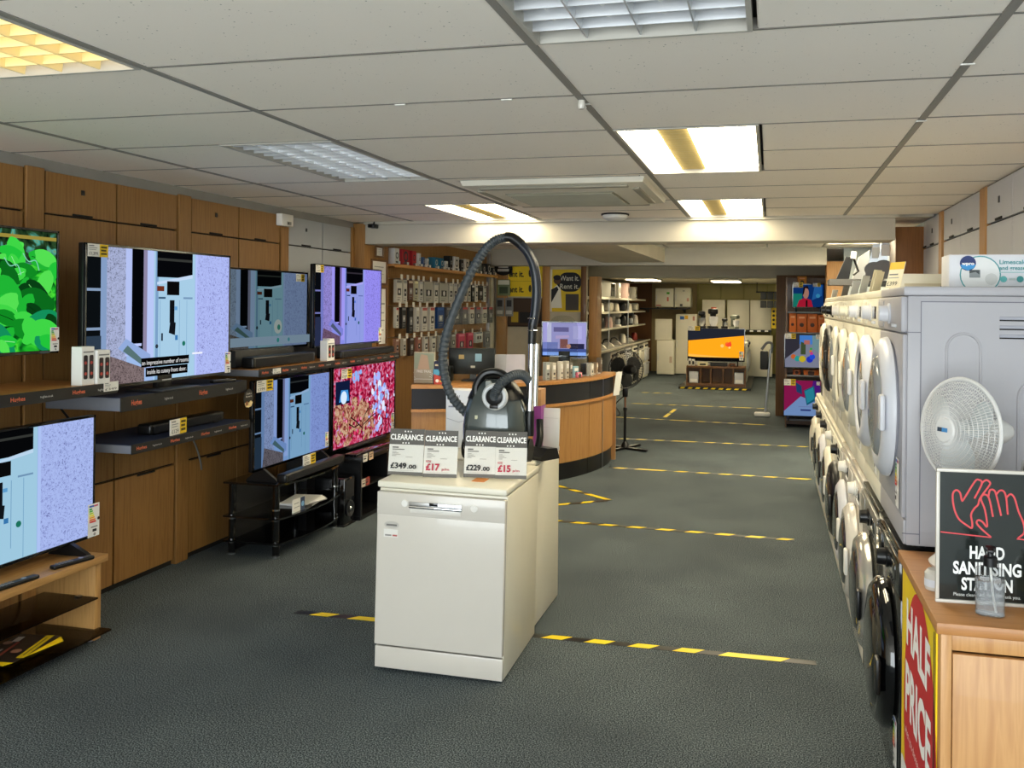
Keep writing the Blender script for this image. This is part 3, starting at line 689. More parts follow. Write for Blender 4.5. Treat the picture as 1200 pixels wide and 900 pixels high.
def remote(lab, x, y, z, rz, L=.17):
    t = thing('remote_control', lab, 'remote control', (x, y, z), rz, 'remote controls')
    G().box(-L/2, L/2, -.02, .02, 0, .018, .007, 3).out('body', BLACK, t)
    G().lathe([(.011, .018), (.011, .020), (.008, .0205)], (L*.2, 0, 0), n=16).out('ring_button', STEEL, t)
    for k in range(5):
        for j in (-1, 0, 1): G().box(-L*.36+k*.016-.004, -L*.36+k*.016+.004, j*.011-.003, j*.011+.003, .018, .020).out('button', GREY, t, 0)
remote('black remote control lying near the right end of the oak stand', -3.13, 3.40, .42, 1.35, .20); remote('black remote control lying at the left end of the oak stand', -3.13, 3.08, .42, 1.5, .22)
remote('black remote control on the shelf right of the biggest television', -3.20, 4.63, 1.155, 1.3)
# soundbar price card and the small hanging disc
t = thing('price_ticket', 'white and yellow price ticket in front of the soundbar on the lower shelf', 'price ticket', (-3.17, 4.12, .907), PI/2+.1, 'price tickets'); G().box(0, .155, .0, .004, 0, .085).out('card', PAPER, t); price_card(t, .0, .0, -.001, .155, .085, '£129.')
t = thing('price_ticket', 'white and yellow price ticket leaning on the soundbar of the glass stand', 'price ticket', (-3.05, 5.31, .535), PI/2, 'price tickets'); G().box(0, .16, .0, .004, 0, .07).out('card', PAPER, t); price_card(t, .0, .0, -.001, .16, .07, '£99.')
t = thing('price_ticket', 'white price ticket on the fascia at the end of the leaf television shelf', 'price ticket', (-3.152, 3.645, 1.197), PI/2, 'price tickets'); G().box(-.04, .055, -.004, 0, 0, .045).out('card', PAPER, t); price_card(t, -.04, 0, -.005, .095, .045, '£349', False)
t = thing('price_ticket', 'white price ticket on the fascia of the long shelf', 'price ticket', (-3.152, 5.12, 1.172), PI/2, 'price tickets'); G().box(-.03, .06, -.004, 0, 0, .035).out('card', PAPER, t); price_card(t, -.03, 0, -.005, .09, .035, '£249', False)
t = thing('shelf_wobbler', 'small round black and cream disc hanging off the deep shelf end', 'shelf sign', (-3.13, 4.79, .985), PI/2)
G().prism(circ(0, .06, .05, .058), 0, .003).out('disc', M('wobbler_black', '#2a2620', .5), t)
printed('disc_print', [('p', [(-.045, .035), (.045, .035), (.03, .01), (0, .004), (-.03, .01)], '#d6bd84'), ('c', -.02, .03, .014, '#8a5a3a'), ('c', .02, .03, .015, '#e8d09a'), ('t', -.03, .085, 'Check it', .012, '#e8e4d8'), ('t', -.032, .068, 'Review it', .012, '#e8e4d8')], t, -.001)
# small white boxes with red and black print standing on the shelves
def spk_box(lab, y, z, x=-3.2, w_=.075, h_=.15):
    t = thing('product_box', lab, 'box', (x, y, z), PI/2, 'small boxed gadgets on the shelves')
    G().box(-w_/2, w_/2, 0, .06, 0, h_, .002, 1).out('carton', PAPER, t, 0)
    I = [('r', -w_*.4, w_*.4, h_*.84, h_*.88, '#888888')]
    for s in (-1, 1):
        c = s*w_*.22; I += [('p', rrect(c-w_*.16, c+w_*.16, h_*.16, h_*.78, .008), '#2a2022'), ('c', c, h_*.58, w_*.1, '#b04038'), ('c', c, h_*.3, w_*.1, '#c0483c')]
    printed('front_print', I, t, -.001)
spk_box('white gadget box with two dark pods beside the biggest television', 3.62, 1.235, -3.163, .085, .165)
spk_box('white gadget box standing behind another at the leaf shelf end', 3.532, 1.235, -3.175, .08, .185)
spk_box('white gadget box on the long shelf between the dim and lilac televisions', 5.90, 1.21, -3.17, .11, .15)
spk_box('white gadget box second from the lilac television on the long shelf', 5.99, 1.21, -3.21, .07, .16)
# --- oak television stand with smoked glass shelves ---
OAK = wood('oak_wood', '#a97c46', '#bd9055', 'x', 3); OAKZ = wood('oak_wood_upright', '#a97c46', '#bd9055', 'z', 3)
SMOKE = glass('smoked_glass', (.28, .25, .22), .03, .93)
t = thing('tv_stand', 'oak television stand with smoked glass shelves at the left edge', 'tv stand', (-3.3, 2.97, 0), PI/2)
G().box(-.62, .62, -.20, .20, .385, .42, .003).out('top', OAK, t)
for s in (-1, 1): G().box(s*.59-.02, s*.59+.02, -.17, .17, .012, .385, .003).out('side_panel', OAKZ, t)
G().box(-.57, .57, -.19, .12, .215, .223, .002).out('glass_shelf', SMOKE, t); G().box(-.62, .60, -.24, .16, .058, .068, .002).out('glass_shelf', SMOKE, t)
for s in (-1, 1):
    for q in (-1, 1): G().cyl((s*.59, q*.13, 0), (s*.59, q*.13, .012), .012).out('foot', STEEL, t)
for s in (-1, 1): G().box(s*.555-.012, s*.555+.012, -.10, -.08, .223, .228).out('shelf_clip', STEEL, t)
t = thing('leaflet_stack', 'yellow and black leaflets fanned on the low glass shelf', 'leaflet', (-3.27, 3.24, .069), PI/2, None)
for k in range(5):
    o = G().box(-.15, .15, -.1, .1, .0025*k, .0025*k+.002).out('leaflet', YEL if k < 4 else M('leaflet_black', '#2b2422', .4), t, 0); o.rotation_euler = (0, 0, .06*k-.1)
o = printed('leaflet_print', [('r', -.12, -.02, .05, .06, '#d8d0c8'), ('r', -.10, .06, .02, .035, '#b05a4a'), ('c', .05, .07, .02, '#c89a80'), ('r', .06, .12, .03, .06, '#e0d8d0'), ('c', -.05, -.02, .022, '#b07a60'), ('r', -.13, .13, -.095, -.06, '#f0cc1a'), ('r', -.1, .1, -.08, -.074, '#8a7a2a')], t, 0, rot=(-PI/2, 0, .3)); o.location = (0, 0, .0135)
# --- black glass television stand ---
t = thing('glass_tv_stand', 'three tier black glass television stand with chrome collars', 'tv stand', (-3.24, 5.42, 0), PI/2)
def bow(w_, d0, d1, n=10): return [(-w_/2, d1), (-w_/2, d0)]+[(-w_/2+w_*k/n, d0-.06*math.sin(PI*k/n)) for k in range(1, n)]+[(w_/2, d0), (w_/2, d1)]
BG = M('black_glass', '#060607', .04, coat=.5, var=0)
for z in (.462, .245, .085): G().prismz(bow(.86, -.20, .2), z, z+.012).out('glass_tier', BG, t)
for s in (-1, 1):
    for q in (-.16, .16):
        G().cyl((s*.39, q, .01), (s*.39, q, .462), .022).out('post', BGLOSS, t)
        for z in (.005, .075, .235, .30 if q < 0 else .23): G().cyl((s*.39, q, z), (s*.39, q, z+.008), .025).out('chrome_collar', CHROME, t)
        G().cyl((s*.39, q, 0), (s*.39, q, .01), .024).out('foot', STEEL, t)
G().box(-.36, .36, .15, .17, .02, .45).out('back_panel', BLACK, t)
t = thing('price_ticket', 'white price ticket with a dark picture on the middle glass tier', 'price ticket', (-3.03, 5.22, .258), PI/2, 'price tickets')
G().box(-.075, .075, 0, .003, 0, .085).out('card', PAPER, t); printed('ticket_print', [('r', -.07, .02, .0, .085, '#e4e2dc'), ('r', .02, .075, .0, .085, '#31405f'), ('c', .05, .04, .018, '#7fb0d8'), ('r', -.06, 0, .055, .06, '#888888'), ('r', -.06, .01, .03, .034, '#888888')], t, -.001)
t = thing('magazine_stack', 'loose white papers on the middle glass tier', 'papers', (-3.16, 5.48, .258), PI/2)
for k in range(4):
    o = G().box(-.15, .15, -.1, .1, .004*k, .004*k+.003).out('paper_sheet', PAPER, t, 0); o.rotation_euler = (0, 0, .12*k-.2)
# --- tower speaker, black cabinet under the pink screen ---
t = thing('floor_speaker', 'black floor speaker right of the glass stand', 'speaker', (-3.02, 5.92, 0), PI/2)
G().box(-.08, .08, 0, .24, .01, .35, .004).out('cabinet', BGLOSS, t); G().box(-.09, .09, -.01, .25, 0, .01, .002).out('plinth', BLACK, t)
G().lathe([(.055, -.002), (.06, -.012), (.05, -.012), (.035, -.004), (.01, -.01)], (0, 0, .12), 'y').out('woofer', DARK, t)
G().lathe([(.016, -.014), (.012, -.02)], (0, 0, .12), 'y').out('dust_cap', CHROME, t); G().box(-.07, .07, -.004, 0, .20, .335, .002).out('grille', M('speaker_cloth', '#17171a', .9), t)
t = thing('media_cabinet', 'black media cabinet under the pink television', 'cabinet', (-2.99, 6.52, 0), PI/2)
G().box(-.48, .48, 0, .45, .44, .475, .004).out('top', BLACK, t); G().box(-.48, .48, .0, .45, 0, .03).out('plinth', BLACK, t)
for s in (-1, 0, 1): G().box(s*.465-.012, s*.465+.012, .0, .45, .03, .44).out('side', BLACK, t)
G().box(-.46, .46, .43, .45, .03, .44).out('back', BLACK, t); G().box(-.46, .46, .02, .43, .23, .245).out('shelf', BLACK, t)
for k, (xx, zz, c) in enumerate(((-.44, .445, '#d9d2c8'), (-.34, .445, '#caa98c'), (-.46, .26, '#c9b8a8'), (-.40, .26, '#a04038'))):
    t2 = thing('price_ticket', ['small white ticket on the top of the black media cabinet', 'small tan ticket on the top of the black media cabinet', 'small ticket hanging on the black media cabinet front', 'small red ticket hanging on the black media cabinet front'][k], 'price ticket', (-2.985, 6.54+xx, zz-.01), PI/2, 'price tickets')
    G().box(-.035, .035, -.004, 0, 0, .06).out('card', flat(c), t2); printed('ticket_print', [('r', -.03, .02, .04, .046, '#555555'), ('r', -.03, .01, .02, .03, '#333333')], t2, -.005)
t = thing('set_top_box', 'flat black box lying on the media cabinet before the pink television', 'box', (-3.03, 6.45, .475), PI/2)
G().box(-.4, .38, -.0, .1, 0, .02, .004).out('case', BGLOSS, t); G().box(.0, .1, -.002, .002, .006, .012).out('slot', DARK, t)
# cables behind the shelves
for i, pts in enumerate((((-3.55, 3.76, 1.09), (-3.5, 3.80, 1.0), (-3.52, 3.88, .95), (-3.55, 3.96, .93)), ((-3.58, 4.78, .86), (-3.56, 4.86, .74), (-3.57, 4.93, .62), (-3.58, 4.96, .55)))):
    tag(G().tube(smoothpath(pts), .006, 6).out('cable', BLACK if i == 0 else M('grey_cable', '#6a6a66', .5)), ['thin black cable dangling under the deep shelf', 'thin grey cable hanging below the soundbar shelf'][i], 'cable')
# certificates on the beech pillar
for lab, y0, y1, z0, z1 in (('small framed certificate at the top of the beech pillar', 7.30, 7.47, 2.06, 2.165), ('larger framed certificate on the beech pillar', 7.22, 7.55, 1.81, 2.04), ('tall narrow framed notice low on the beech pillar', 7.36, 7.55, 1.25, 1.79)):
    W, H = y1-y0, z1-z0; t = thing('picture_frame', lab, 'frame', (-3.5, (y0+y1)/2, z0), PI/2, 'frames on the beech pillar'); f = .016
    for a, b, c, d in ((-W/2, W/2, 0, f), (-W/2, W/2, H-f, H), (-W/2, -W/2+f, f, H-f), (W/2-f, W/2, f, H-f)): G().box(a, b, -.018, 0, c, d, .003).out('frame_bar', DWOOD, t)
    G().box(-W/2+f, W/2-f, -.006, 0, f, H-f).out('sheet', PAPER, t, 0)
    printed('sheet_print', [('r', -W*.3, W*.3, H*.7, H*.73, '#999999'), ('r', -W*.25, W*.25, H*.55, H*.57, '#aaaaaa'), ('r', -W*.3, W*.3, H*.42, H*.44, '#aaaaaa'), ('r', -W*.2, W*.2, H*.25, H*.28, '#bbbbbb')], t, -.0065)
t = thing('security_camera', 'small black camera on the corner of the front beam', 'camera', (-3.40, 7.06, 2.30))
G().box(-.03, .03, -.05, .05, 0, .035, .008).out('body', BLACK, t); G().cyl((0, .0, .03), (0, .03, .06), .008).out('bracket', BLACK, t); G().cyl((0, -.05, .017), (0, -.056, .017), .012).out('lens', BGLOSS, t)
# ================================================================== DISHWASHER ISLAND
t = thing('dishwasher', 'white freestanding dishwasher in the middle of the floor', 'dishwasher', (-1.41, 3.595, 0), .02)
t.rotation_euler = (0, math.radians(.9), .02)
G().box(-.298, .298, .03, .585, .012, .81, .004).out('cabinet', CREAM, t)
G().box(-.30, .30, .004, .59, .816, .846, .008, 3).out('worktop', CREAM, t)
d = G().box(-.297, .297, -.0, .03, .118, .80, .006, 3).out('door', WHITE, t)
G().box(-.296, .296, -.003, .004, .70, .799, .003).out('control_panel', WHITE, d)
G().box(-.145, .10, -.006, .0, .735, .765, .004).out('handle_trim', STEEL, d); G().box(-.145, .10, -.012, -.004, .738, .748, .004).out('handle_bar', CHROME, d)
G().box(-.14, .095, -.0045, .0, .716, .737, .006).out('handle_recess', M('recess_white', '#d8d4cc', .3), d)
G().box(-.05, -.01, -.0075, -.004, .752, .766, .002).out('display', BGLOSS, d)
for k in range(5): G().cyl((.02+k*.016, -.0062, .758), (.02+k*.016, -.0085, .758), .0035, n=10).out('button', WHITE2, d)
for x in (-.165, .155): G().lathe([(.016, -.003), (.015, -.006), (.012, -.0062)], (x, 0, .755), 'y', 20).out('round_button', WHITE2, d)
G().box(-.297, .297, .012, .03, .012, .108, .004).out('kick_plate', WHITE, t); G().box(-.29, .29, .03, .05, .1, .125).out('shadow_gap', GAP, t)
for sx in (-.27, .27):
    for sy in (.06, .55): G().cyl((sx, sy, 0), (sx, sy, .014), .018).out('foot', BLACK, t)
printed('sticker', [('r', -.262, -.195, .60, .635, '#dcd9d2'), ('p', circ(-.225, .655, .035, .016), '#b8b4ac'), ('r', -.25, -.2, .65, .658, '#6a6864'), ('r', -.22, -.198, .605, .612, '#b05a54'), ('r', -.255, -.225, .605, .612, '#8a8884')], d, -.0005)
G().box(.2985, .2995, .04, .09, .0, .2).out('side_gap', GAP, t) if False else None
G().box(.10, .16, .12, .20, .846, .8475).out('orange_sticker', M('orange_sticker', '#d8873a', .5), t)
# second appliance right behind it
t = thing('washing_machine', 'white machine standing directly behind the dishwasher', 'washing machine', (-1.445, 4.20, 0), 0)
G().box(-.30, .30, 0, .56, .012, .82, .006).out('cabinet', CREAM, t); G().box(-.302, .302, -.01, .565, .822, .852, .006).out('worktop', CREAM, t)
for sx in (-.27, .27):
    for sy in (.06, .5): G().cyl((sx, sy, 0), (sx, sy, .014), .018).out('foot', BLACK, t)
# --- clearance cards in clear holders ---
PCLR = glass('clear_acrylic', (.97, .98, .98), .03, .96, .2)
PCARD = glass('card_acrylic', (.97, .97, .97), .2, .995, .06)
def clearance(label, p0, p1, lines, price, red, z=.848, H=.212, lean=.15):
    p0, p1 = Vector(p0), Vector(p1); W = (p1-p0).length; c = (p0+p1)/2
    t = thing('price_sign', label, 'price sign', (c.x, c.y, z), math.atan2((p1-p0).y, (p1-p0).x), 'clearance price signs on the dishwasher')
    up = bpy.data.objects.new('sign_sheet', None)
    bpy.data.objects.remove(up)
    rot = (-lean, 0, 0)
    o = G().box(-W/2, W/2, 0, .0015, 0, H, 0).out('card', PAPER, t, 0, (0, 0, 0), rot)
    G().box(-W/2-.003, W/2+.003, -.0035, -.0015, -.001, H+.003).out('clear_front', PCARD, t, 0, (0, 0, 0), rot)
    G().quad([(-W/2, -.0, .001), (W/2, -.0, .001), (W/2, .045, .001), (-W/2, .045, .001)]).out('clear_back', PCLR, t, 0)
    dk = '#5d5953'; w = W/2; rc_ = '#b3203f'
    I = [('r', -w, w, 0, H, '#e6e3da'), ('r', -w, w, H*.66, H, dk), ('r', -w, w, 0, H*.075, '#6e6a63')]
    for k in (-1, 0, 1):
        for zz in (.945, .695): I.append(('c', k*.014+(.004 if zz > .9 else -.004), H*zz, .0035, '#f2f0ea'))
    I += [('t', 0, H*.765, 'CLEARANCE', H*.12, '#f6f4ef', W*.94, 'c', .03)]
    I += [('r', -w*.8, -w*.45, H*.585, H*.61, '#55524c'), ('r', -w*.8, -w*.1, H*.545, H*.565, '#77736c')]
    for k in range(4): I.append(('r', -w*.8, -w*(.55-.12*(k % 3)), H*(.50-.03*k), H*(.512-.03*k), '#a19c94'))
    I += [('r', w*.0, w*.4, H*.39, H*.40, '#a19c94'), ('r', -w*.8, w*.5, H*.10, H*.107, '#bbb6ae')]
    if red: I += [('t', -w*.85, H*.31, 'NOW', H*.05, rc_, W*.16, 'l', .02), ('t', -w*.85, H*.15, price, H*.14, rc_, W*.42, 'l', .04), ('t', w*.12, H*.15, 'p/m', H*.05, rc_, W*.22, 'l', .02)]
    else:
        a, b = price.split('.'); I += [('t', -w*.85, H*.15, a, H*.12, '#1f1d20', W*.46, 'l', .035), ('t', w*.12, H*.15, '.'+b, H*.085, '#1f1d20', W*.26, 'l', .03)]
    printed('card_print', I, t, -.0002, loc=(0, 0, 0), rot=rot)
clearance('clearance sign priced 349 pounds, leftmost on the dishwasher', (-1.715, 3.74), (-1.548, 3.752), 0, '£349.00', False)
clearance('clearance sign priced 17 pounds a month, second from left', (-1.538, 3.735), (-1.383, 3.755), 0, '£17', True)
clearance('clearance sign priced 229 pounds, in front of the vacuum cleaner', (-1.360, 3.785), (-1.212, 3.80), 0, '£229.00', False)
clearance('clearance sign priced 15 pounds a month, rightmost on the dishwasher', (-1.210, 3.79), (-1.070, 3.815), 0, '£15', True)
# --- vacuum cleaner standing on end ---
VG = M('vacuum_grey', '#434b4b', .22, .2, var=.03, coat=.8); HOSE = M('hose_rubber', '#3c4246', .45)
t = thing('vacuum_cleaner', 'dark grey cylinder vacuum cleaner standing on end with arched hose', 'vacuum cleaner', (-1.285, 4.03, .853), 0)
prof = [(0, .115, .07), (.03, .140, .10), (.10, .156, .118), (.20, .158, .122), (.28, .150, .115), (.34, .132, .10), (.39, .105, .08), (.43, .07, .05), (.445, .03, .03)]
rings = [[(w_*math.copysign(abs(math.cos(a))**.8, math.cos(a)), d_*math.copysign(abs(math.sin(a))**.8, math.sin(a)), z) for a in [2*PI*k/36 for k in range(36)]] for z, w_, d_ in prof]
G().loft(rings).out('shell', VG, t, 60)
# central lid, raised and darker at the top
lid = [(.02, .085, -.115), (.10, .098, -.126), (.20, .100, -.131), (.28, .094, -.124), (.345, .080, -.108), (.40, .058, -.083), (.43, .035, -.055)]
G().loft([[(-w_, y, z), (-w_*.5, y-.008, z), (0, y-.010, z), (w_*.5, y-.008, z), (w_, y, z), (w_*.9, y+.03, z), (-w_*.9, y+.03, z)] for z, w_, y in lid]).out('lid', VG, t, 60)
G().tube(smoothpath([(-.075, -.085, .35), (-.075, -.08, .40), (-.045, -.065, .452), (.01, -.055, .466), (.065, -.06, .445), (.085, -.075, .39)]), [.014]+[.018]*39+[.014], 10).out('carry_handle', BLACK, t)
tp = [(.335, .137, .105), (.37, .121, .092), (.40, .101, .078), (.43, .073, .055), (.45, .032, .033)]
G().loft([[(w_*math.copysign(abs(math.cos(a))**.8, math.cos(a)), d_*math.copysign(abs(math.sin(a))**.8, math.sin(a))-.002, z) for a in [2*PI*k/36 for k in range(36)]] for z, w_, d_ in tp]).out('top_cover', BLACK, t, 60)
G().box(-.025, .005, -.098, -.08, .395, .425, .006).out('badge_panel', M('badge_grey', '#8a8f8c', .4), t)
G().torus((.035, -.130, .355), .050, .014, 'y', 40, 10).out('port_ring', M('port_silver', '#c4c6c6', .45, .15), t)
G().lathe([(.040, -.12), (.040, -.145), (.030, -.15)], (.035, 0, .355), 'y', 28).out('port_socket', BLACK, t)
G().box(.012, .055, -.146, -.13, .300, .318, .004).out('port_catch', BLACK, t)
for s in (-1, 1):
    G().lathe([(.055, -.02), (.058, 0), (.055, .02)], (s*.148, .03, .085), 'x', 24).out('wheel', BLACK, t)
G().box(-.07, .07, -.128, -.118, .15, .158, .002).out('lid_seam', DARK, t) if False else None
printed('badge', [('r', -.007, .007, -.008, .010, '#c8c6a8')], t, 0, loc=(-.055, -.134, .255))
# ribbed hose: port -> over the right shoulder -> behind -> left -> arch -> handle
hp = smoothpath([(.035, -.135, .355), (.045, -.155, .375), (.07, -.15, .42), (.115, -.10, .455), (.150, -.04, .45), (.165, .03, .40), (.14, .10, .32), (.03, .15, .23), (-.09, .13, .20), (-.150, .03, .245), (-.225, -.02, .345), (-.268, -.02, .49), (-.252, -.01, .65), (-.165, 0, .88), (-.085, 0, 1.025), (-.015, 0, 1.095), (.05, 0, 1.112)], 26)
rr = [.0215+(.0024 if (i//2) % 2 else -.0010) for i in range(len(hp))]
G().tube(hp, rr, 12).out('hose', HOSE, t, 25)
G().tube(smoothpath([(.04, 0, 1.113), (.075, 0, 1.108), (.12, 0, 1.075)], 6), [.025]*13, 14).out('hose_cuff', BLACK, t)
G().tube(smoothpath([(.10, 0, 1.09), (.15, 0, 1.04), (.183, 0, .97), (.197, 0, .87), (.192, 0, .76), (.18, 0, .69)], 6), [.020, .021, .022, .023]+[.023]*20+[.022]*7, 14).out('grip', M('grip_navy', '#1b1f28', .3), t)
G().torus((.180, 0, .722), .022, .003, 'z', 24, 6).out('grip_ring', CHROME, t); G().torus((.178, 0, .665), .022, .003, 'z', 24, 6).out('grip_ring', CHROME, t)
G().cyl((.18, 0, .70), (.176, 0, .60), .022, .020).out('grip_socket', BLACK, t)
G().cyl((.176, 0, .61), (.170, 0, .26), .0165, n=24).out('steel_wand', CHROME, t); G().cyl((.192, .03, .60), (.186, .03, .30), .0135, n=20).out('steel_wand', CHROME, t)
G().cyl((.170, 0, .28), (.168, 0, .16), .020, .022).out('wand_cuff', BLACK, t)
t = thing('vacuum_tool', 'black vacuum floor head resting at the back right of the dishwasher', 'vacuum head', (-1.115, 4.32, .852), -.5)
G().prismx([(-.06, 0), (-.07, .02), (-.02, .06), (.05, .055), (.07, .0)], -.09, .04).out('head', BLACK, t)
G().tube(smoothpath([(-.05, .0, .05), (-.055, .02, .10), (-.075, .04, .15), (-.085, .05, .19)], 4), .019, 12).out('neck', BLACK, t)
# --- boxes and boards behind the vacuum ---
t = thing('product_box', 'tall white carton behind the vacuum hose', 'box', (-1.655, 4.52, .853), .03, None)
G().box(-.075, .075, 0, .12, 0, .315, .002).out('carton', M('carton_bluewhite', '#dfe2ea', .5), t); printed('carton_print', [('t', -.065, .26, 'KENW', .03, '#5a6070', .07), ('r', -.06, .03, .22, .228, '#8a90a0'), ('l', [(-.07, .16), (0, .14), (.07, .16)], .004, '#b8bcc8')], t, -.001)
t = thing('product_box', 'slim purple and tan carton behind the steel wand', 'box', (-1.20, 4.56, .853), 0)
G().box(-.045, .0, 0, .1, 0, .24, .002).out('carton', M('carton_purple', '#8a3a8c', .5), t); G().box(-.045, .0, 0, .1, .24, .33, .002).out('carton_top', M('carton_tan', '#b98a5c', .5), t)
t = thing('leaflet_holder', 'white card leaning at the back of the rear machine', 'card', (-1.125, 4.60, .853), .0)
G().box(-.10, .015, 0, .012, 0, .225, .003).out('card', M('pale_card', '#cfcfd0', .5), t, rot=(-.1, 0, 0)); printed('card_print', [('r', -.095, .01, .17, .172, '#b9b9b9'), ('r', -.085, -.04, .12, .122, '#c2c2c2')], t, -.004, rot=(-.1, 0, 0))

# ================================================================== COUNTER
cx, cy, R = -3.6, 8.95, 2.02
ct = thing('service_counter', 'curved beech service counter with a dark navy band', 'counter', (cx, cy, 0))
NAVY = M('navy_laminate', '#12131b', .5, var=.03)
def arc(r0, r1, a0, a1, z0, z1, n=8): 
    A = [a0+(a1-a0)*k/n for k in range(n+1)]
    poly = [(r1*math.cos(a), r1*math.sin(a)) for a in A]+[(r0*math.cos(a), r0*math.sin(a)) for a in A[::-1]]
    return G().prismz(poly, z0, z1)
a0, a1 = math.radians(-73), math.radians(6)
N = 5; es = [math.radians(v) for v in (-73, -58, -38, -18, -9, 6)]
for i in range(N):
    b0, b1 = es[i]+.0015, es[i+1]-.0015
    arc(R-.06, R-.03, b0, b1, .16, .70).out('front_panel', BEECH if i != 1 else BEECH, ct, 50)
    arc(R-.055, R-.025, b0, b1, .725, .905).out('navy_band', NAVY, ct, 50)
    arc(R-.09, R-.045, b0, b1, 0, .16).out('kick_board', BLACK, ct, 50)
arc(R-.06, R-.005, a0, a1, .70, .725, 40).out('lower_rail', BEECHX, ct, 50)
arc(R-.50, R, a0, a1, .905, .935, 40).out('worktop', BEECHX, ct, 50)
arc(R-.46, R-.42, a0, a1, .16, .905, 40).out('inner_panel', BEECH, ct, 50)
for a in (es[4],):
    G().box(R-.024, R-.022, -.006, .006, .0, .905).out('joint_strip', STEEL, ct, rot=(0, 0, a))
G().prismz([((R-.5)*math.cos(a1), (R-.5)*math.sin(a1)), (R*math.cos(a1), R*math.sin(a1)), (R*math.cos(a1), R*math.sin(a1)+.03), ((R-.5)*math.cos(a1), (R-.5)*math.sin(a1)+.03)], 0, .905).out('end_panel', BEECH, ct)
def onc(deg, dr=.25): a = math.radians(deg); return (cx+(R-dr)*math.cos(a), cy+(R-dr)*math.sin(a), .936)
# perspex guards
PX = glass('perspex', (.90, .92, .91), .04, .9, .3)
for lab, p0, p1, H in (('clear perspex guard on the counter in front of the till', (-2.87, 7.23), (-2.325, 7.58), .62), ('clear perspex guard with rounded top near the counter screen', (-2.12, 8.27), (-1.87, 8.53), .60)):
    p0, p1 = Vector(p0), Vector(p1); W = (p1-p0).length; c = (p0+p1)/2
    t = thing('perspex_guard', lab, 'screen guard', (c.x, c.y, .936), math.atan2((p1-p0).y, (p1-p0).x), 'perspex guards')
    G().prism(rrect(-W/2, W/2, 0, H, min(.15, W*.4), 8), 0, .004).out('sheet', PX, t, 0)
    for s in (-1, 1): G().box(s*W*.35-.03, s*W*.35+.03, -.05, .05, 0, .012, .003).out('foot', PCLR, t)
def up(name, lab, cat, deg, dr, rz=None, grp=None):
    p = onc(deg, dr); return thing(name, lab, cat, p, rz if rz is not None else math.radians(deg)+PI/2, grp)
# till, monitor, display boxes
t = up('till_monitor', 'black till monitor on the counter behind the vacuum', 'monitor', -55, .36, .25)
G().box(-.22, .2, 0, .03, .06, .30, .006).out('screen_back', BLACK, t); G().box(-.03, .03, .03, .05, 0, .2).out('neck', BLACK, t); G().box(-.1, .1, -.06, .12, 0, .012, .003).out('foot', BLACK, t)
printed('stickers', [('r', .02, .08, .18, .25, '#9fc3dd'), ('r', -.13, -.08, .2, .24, '#c8a468'), ('r', -.02, .02, .12, .14, '#d8d4c8')], t, -.001)
t = up('receipt_printer', 'black receipt printer on the counter left of the till monitor', 'printer', -64, .36, .2)
G().box(-.07, .07, -.07, .1, 0, .14, .012).out('body', BLACK, t); G().box(-.06, .06, -.05, .02, .14, .146).out('paper_slot', DARK, t); G().box(-.04, .04, -.03, -.028, .14, .2).out('receipt', PAPER, t)
t = up('leaflet_dispenser', 'clear leaflet dispenser with cream leaflets at the left of the counter', 'leaflet holder', -70, .12, .05)
G().box(-.10, .10, -.012, .0, .0, .12, .002).out('clear_front', PCLR, t); G().box(-.11, .11, .03, .036, 0, .29, .002).out('back', PCLR, t); G().box(-.11, .11, -.03, .06, 0, .006).out('foot', PCLR, t)
G().box(-.095, .095, .002, .028, .006, .28, .001).out('leaflets', M('leaflet_cream', '#a8a08a', .5), t); printed('leaflet_print', [('r', -.09, .09, .13, .27, '#8f9a84'), ('p', [(-.06, .13), (.05, .13), (.03, .25), (-.03, .26)], '#b39a80'), ('t', 0, .1, 'FREE TRIAL', .022, '#f0eee4', .13, 'c'), ('r', -.08, .08, .04, .045, '#d8d4c4')], t, .0005)
t = up('gift_card_box', 'small blue and red picture box on the counter beside the hose', 'box', -66, .08, .15)
G().box(-.06, .06, 0, .08, 0, .20, .003).out('carton', M('carton_navy', '#232741', .4), t); printed('box_print', [('r', -.055, .055, .08, .13, '#58a8c8'), ('p', [(-.05, .0), (.05, .0), (.05, .08), (0, .07), (-.05, .09)], '#c04a3a'), ('p', [(.0, .02), (.04, .02), (.05, .08), (.02, .07)], '#e8c860'), ('r', -.04, .03, .16, .175, '#d8c8a0'), ('c', -.02, .03, .015, '#f0e8e0')], t, -.001)
t = up('paper_tray', 'white paper tray leaning up on the counter behind the vacuum handle', 'tray', -42, .36, .3)
G().box(-.16, .14, 0, .02, 0, .24, .004).out('tray', M('pale_grey_tray', '#b9b7c4', .5), t, rot=(-.2, 0, 0)); G().box(-.16, .14, -.05, 0, 0, .02, .003).out('lip', GREYWH, t)
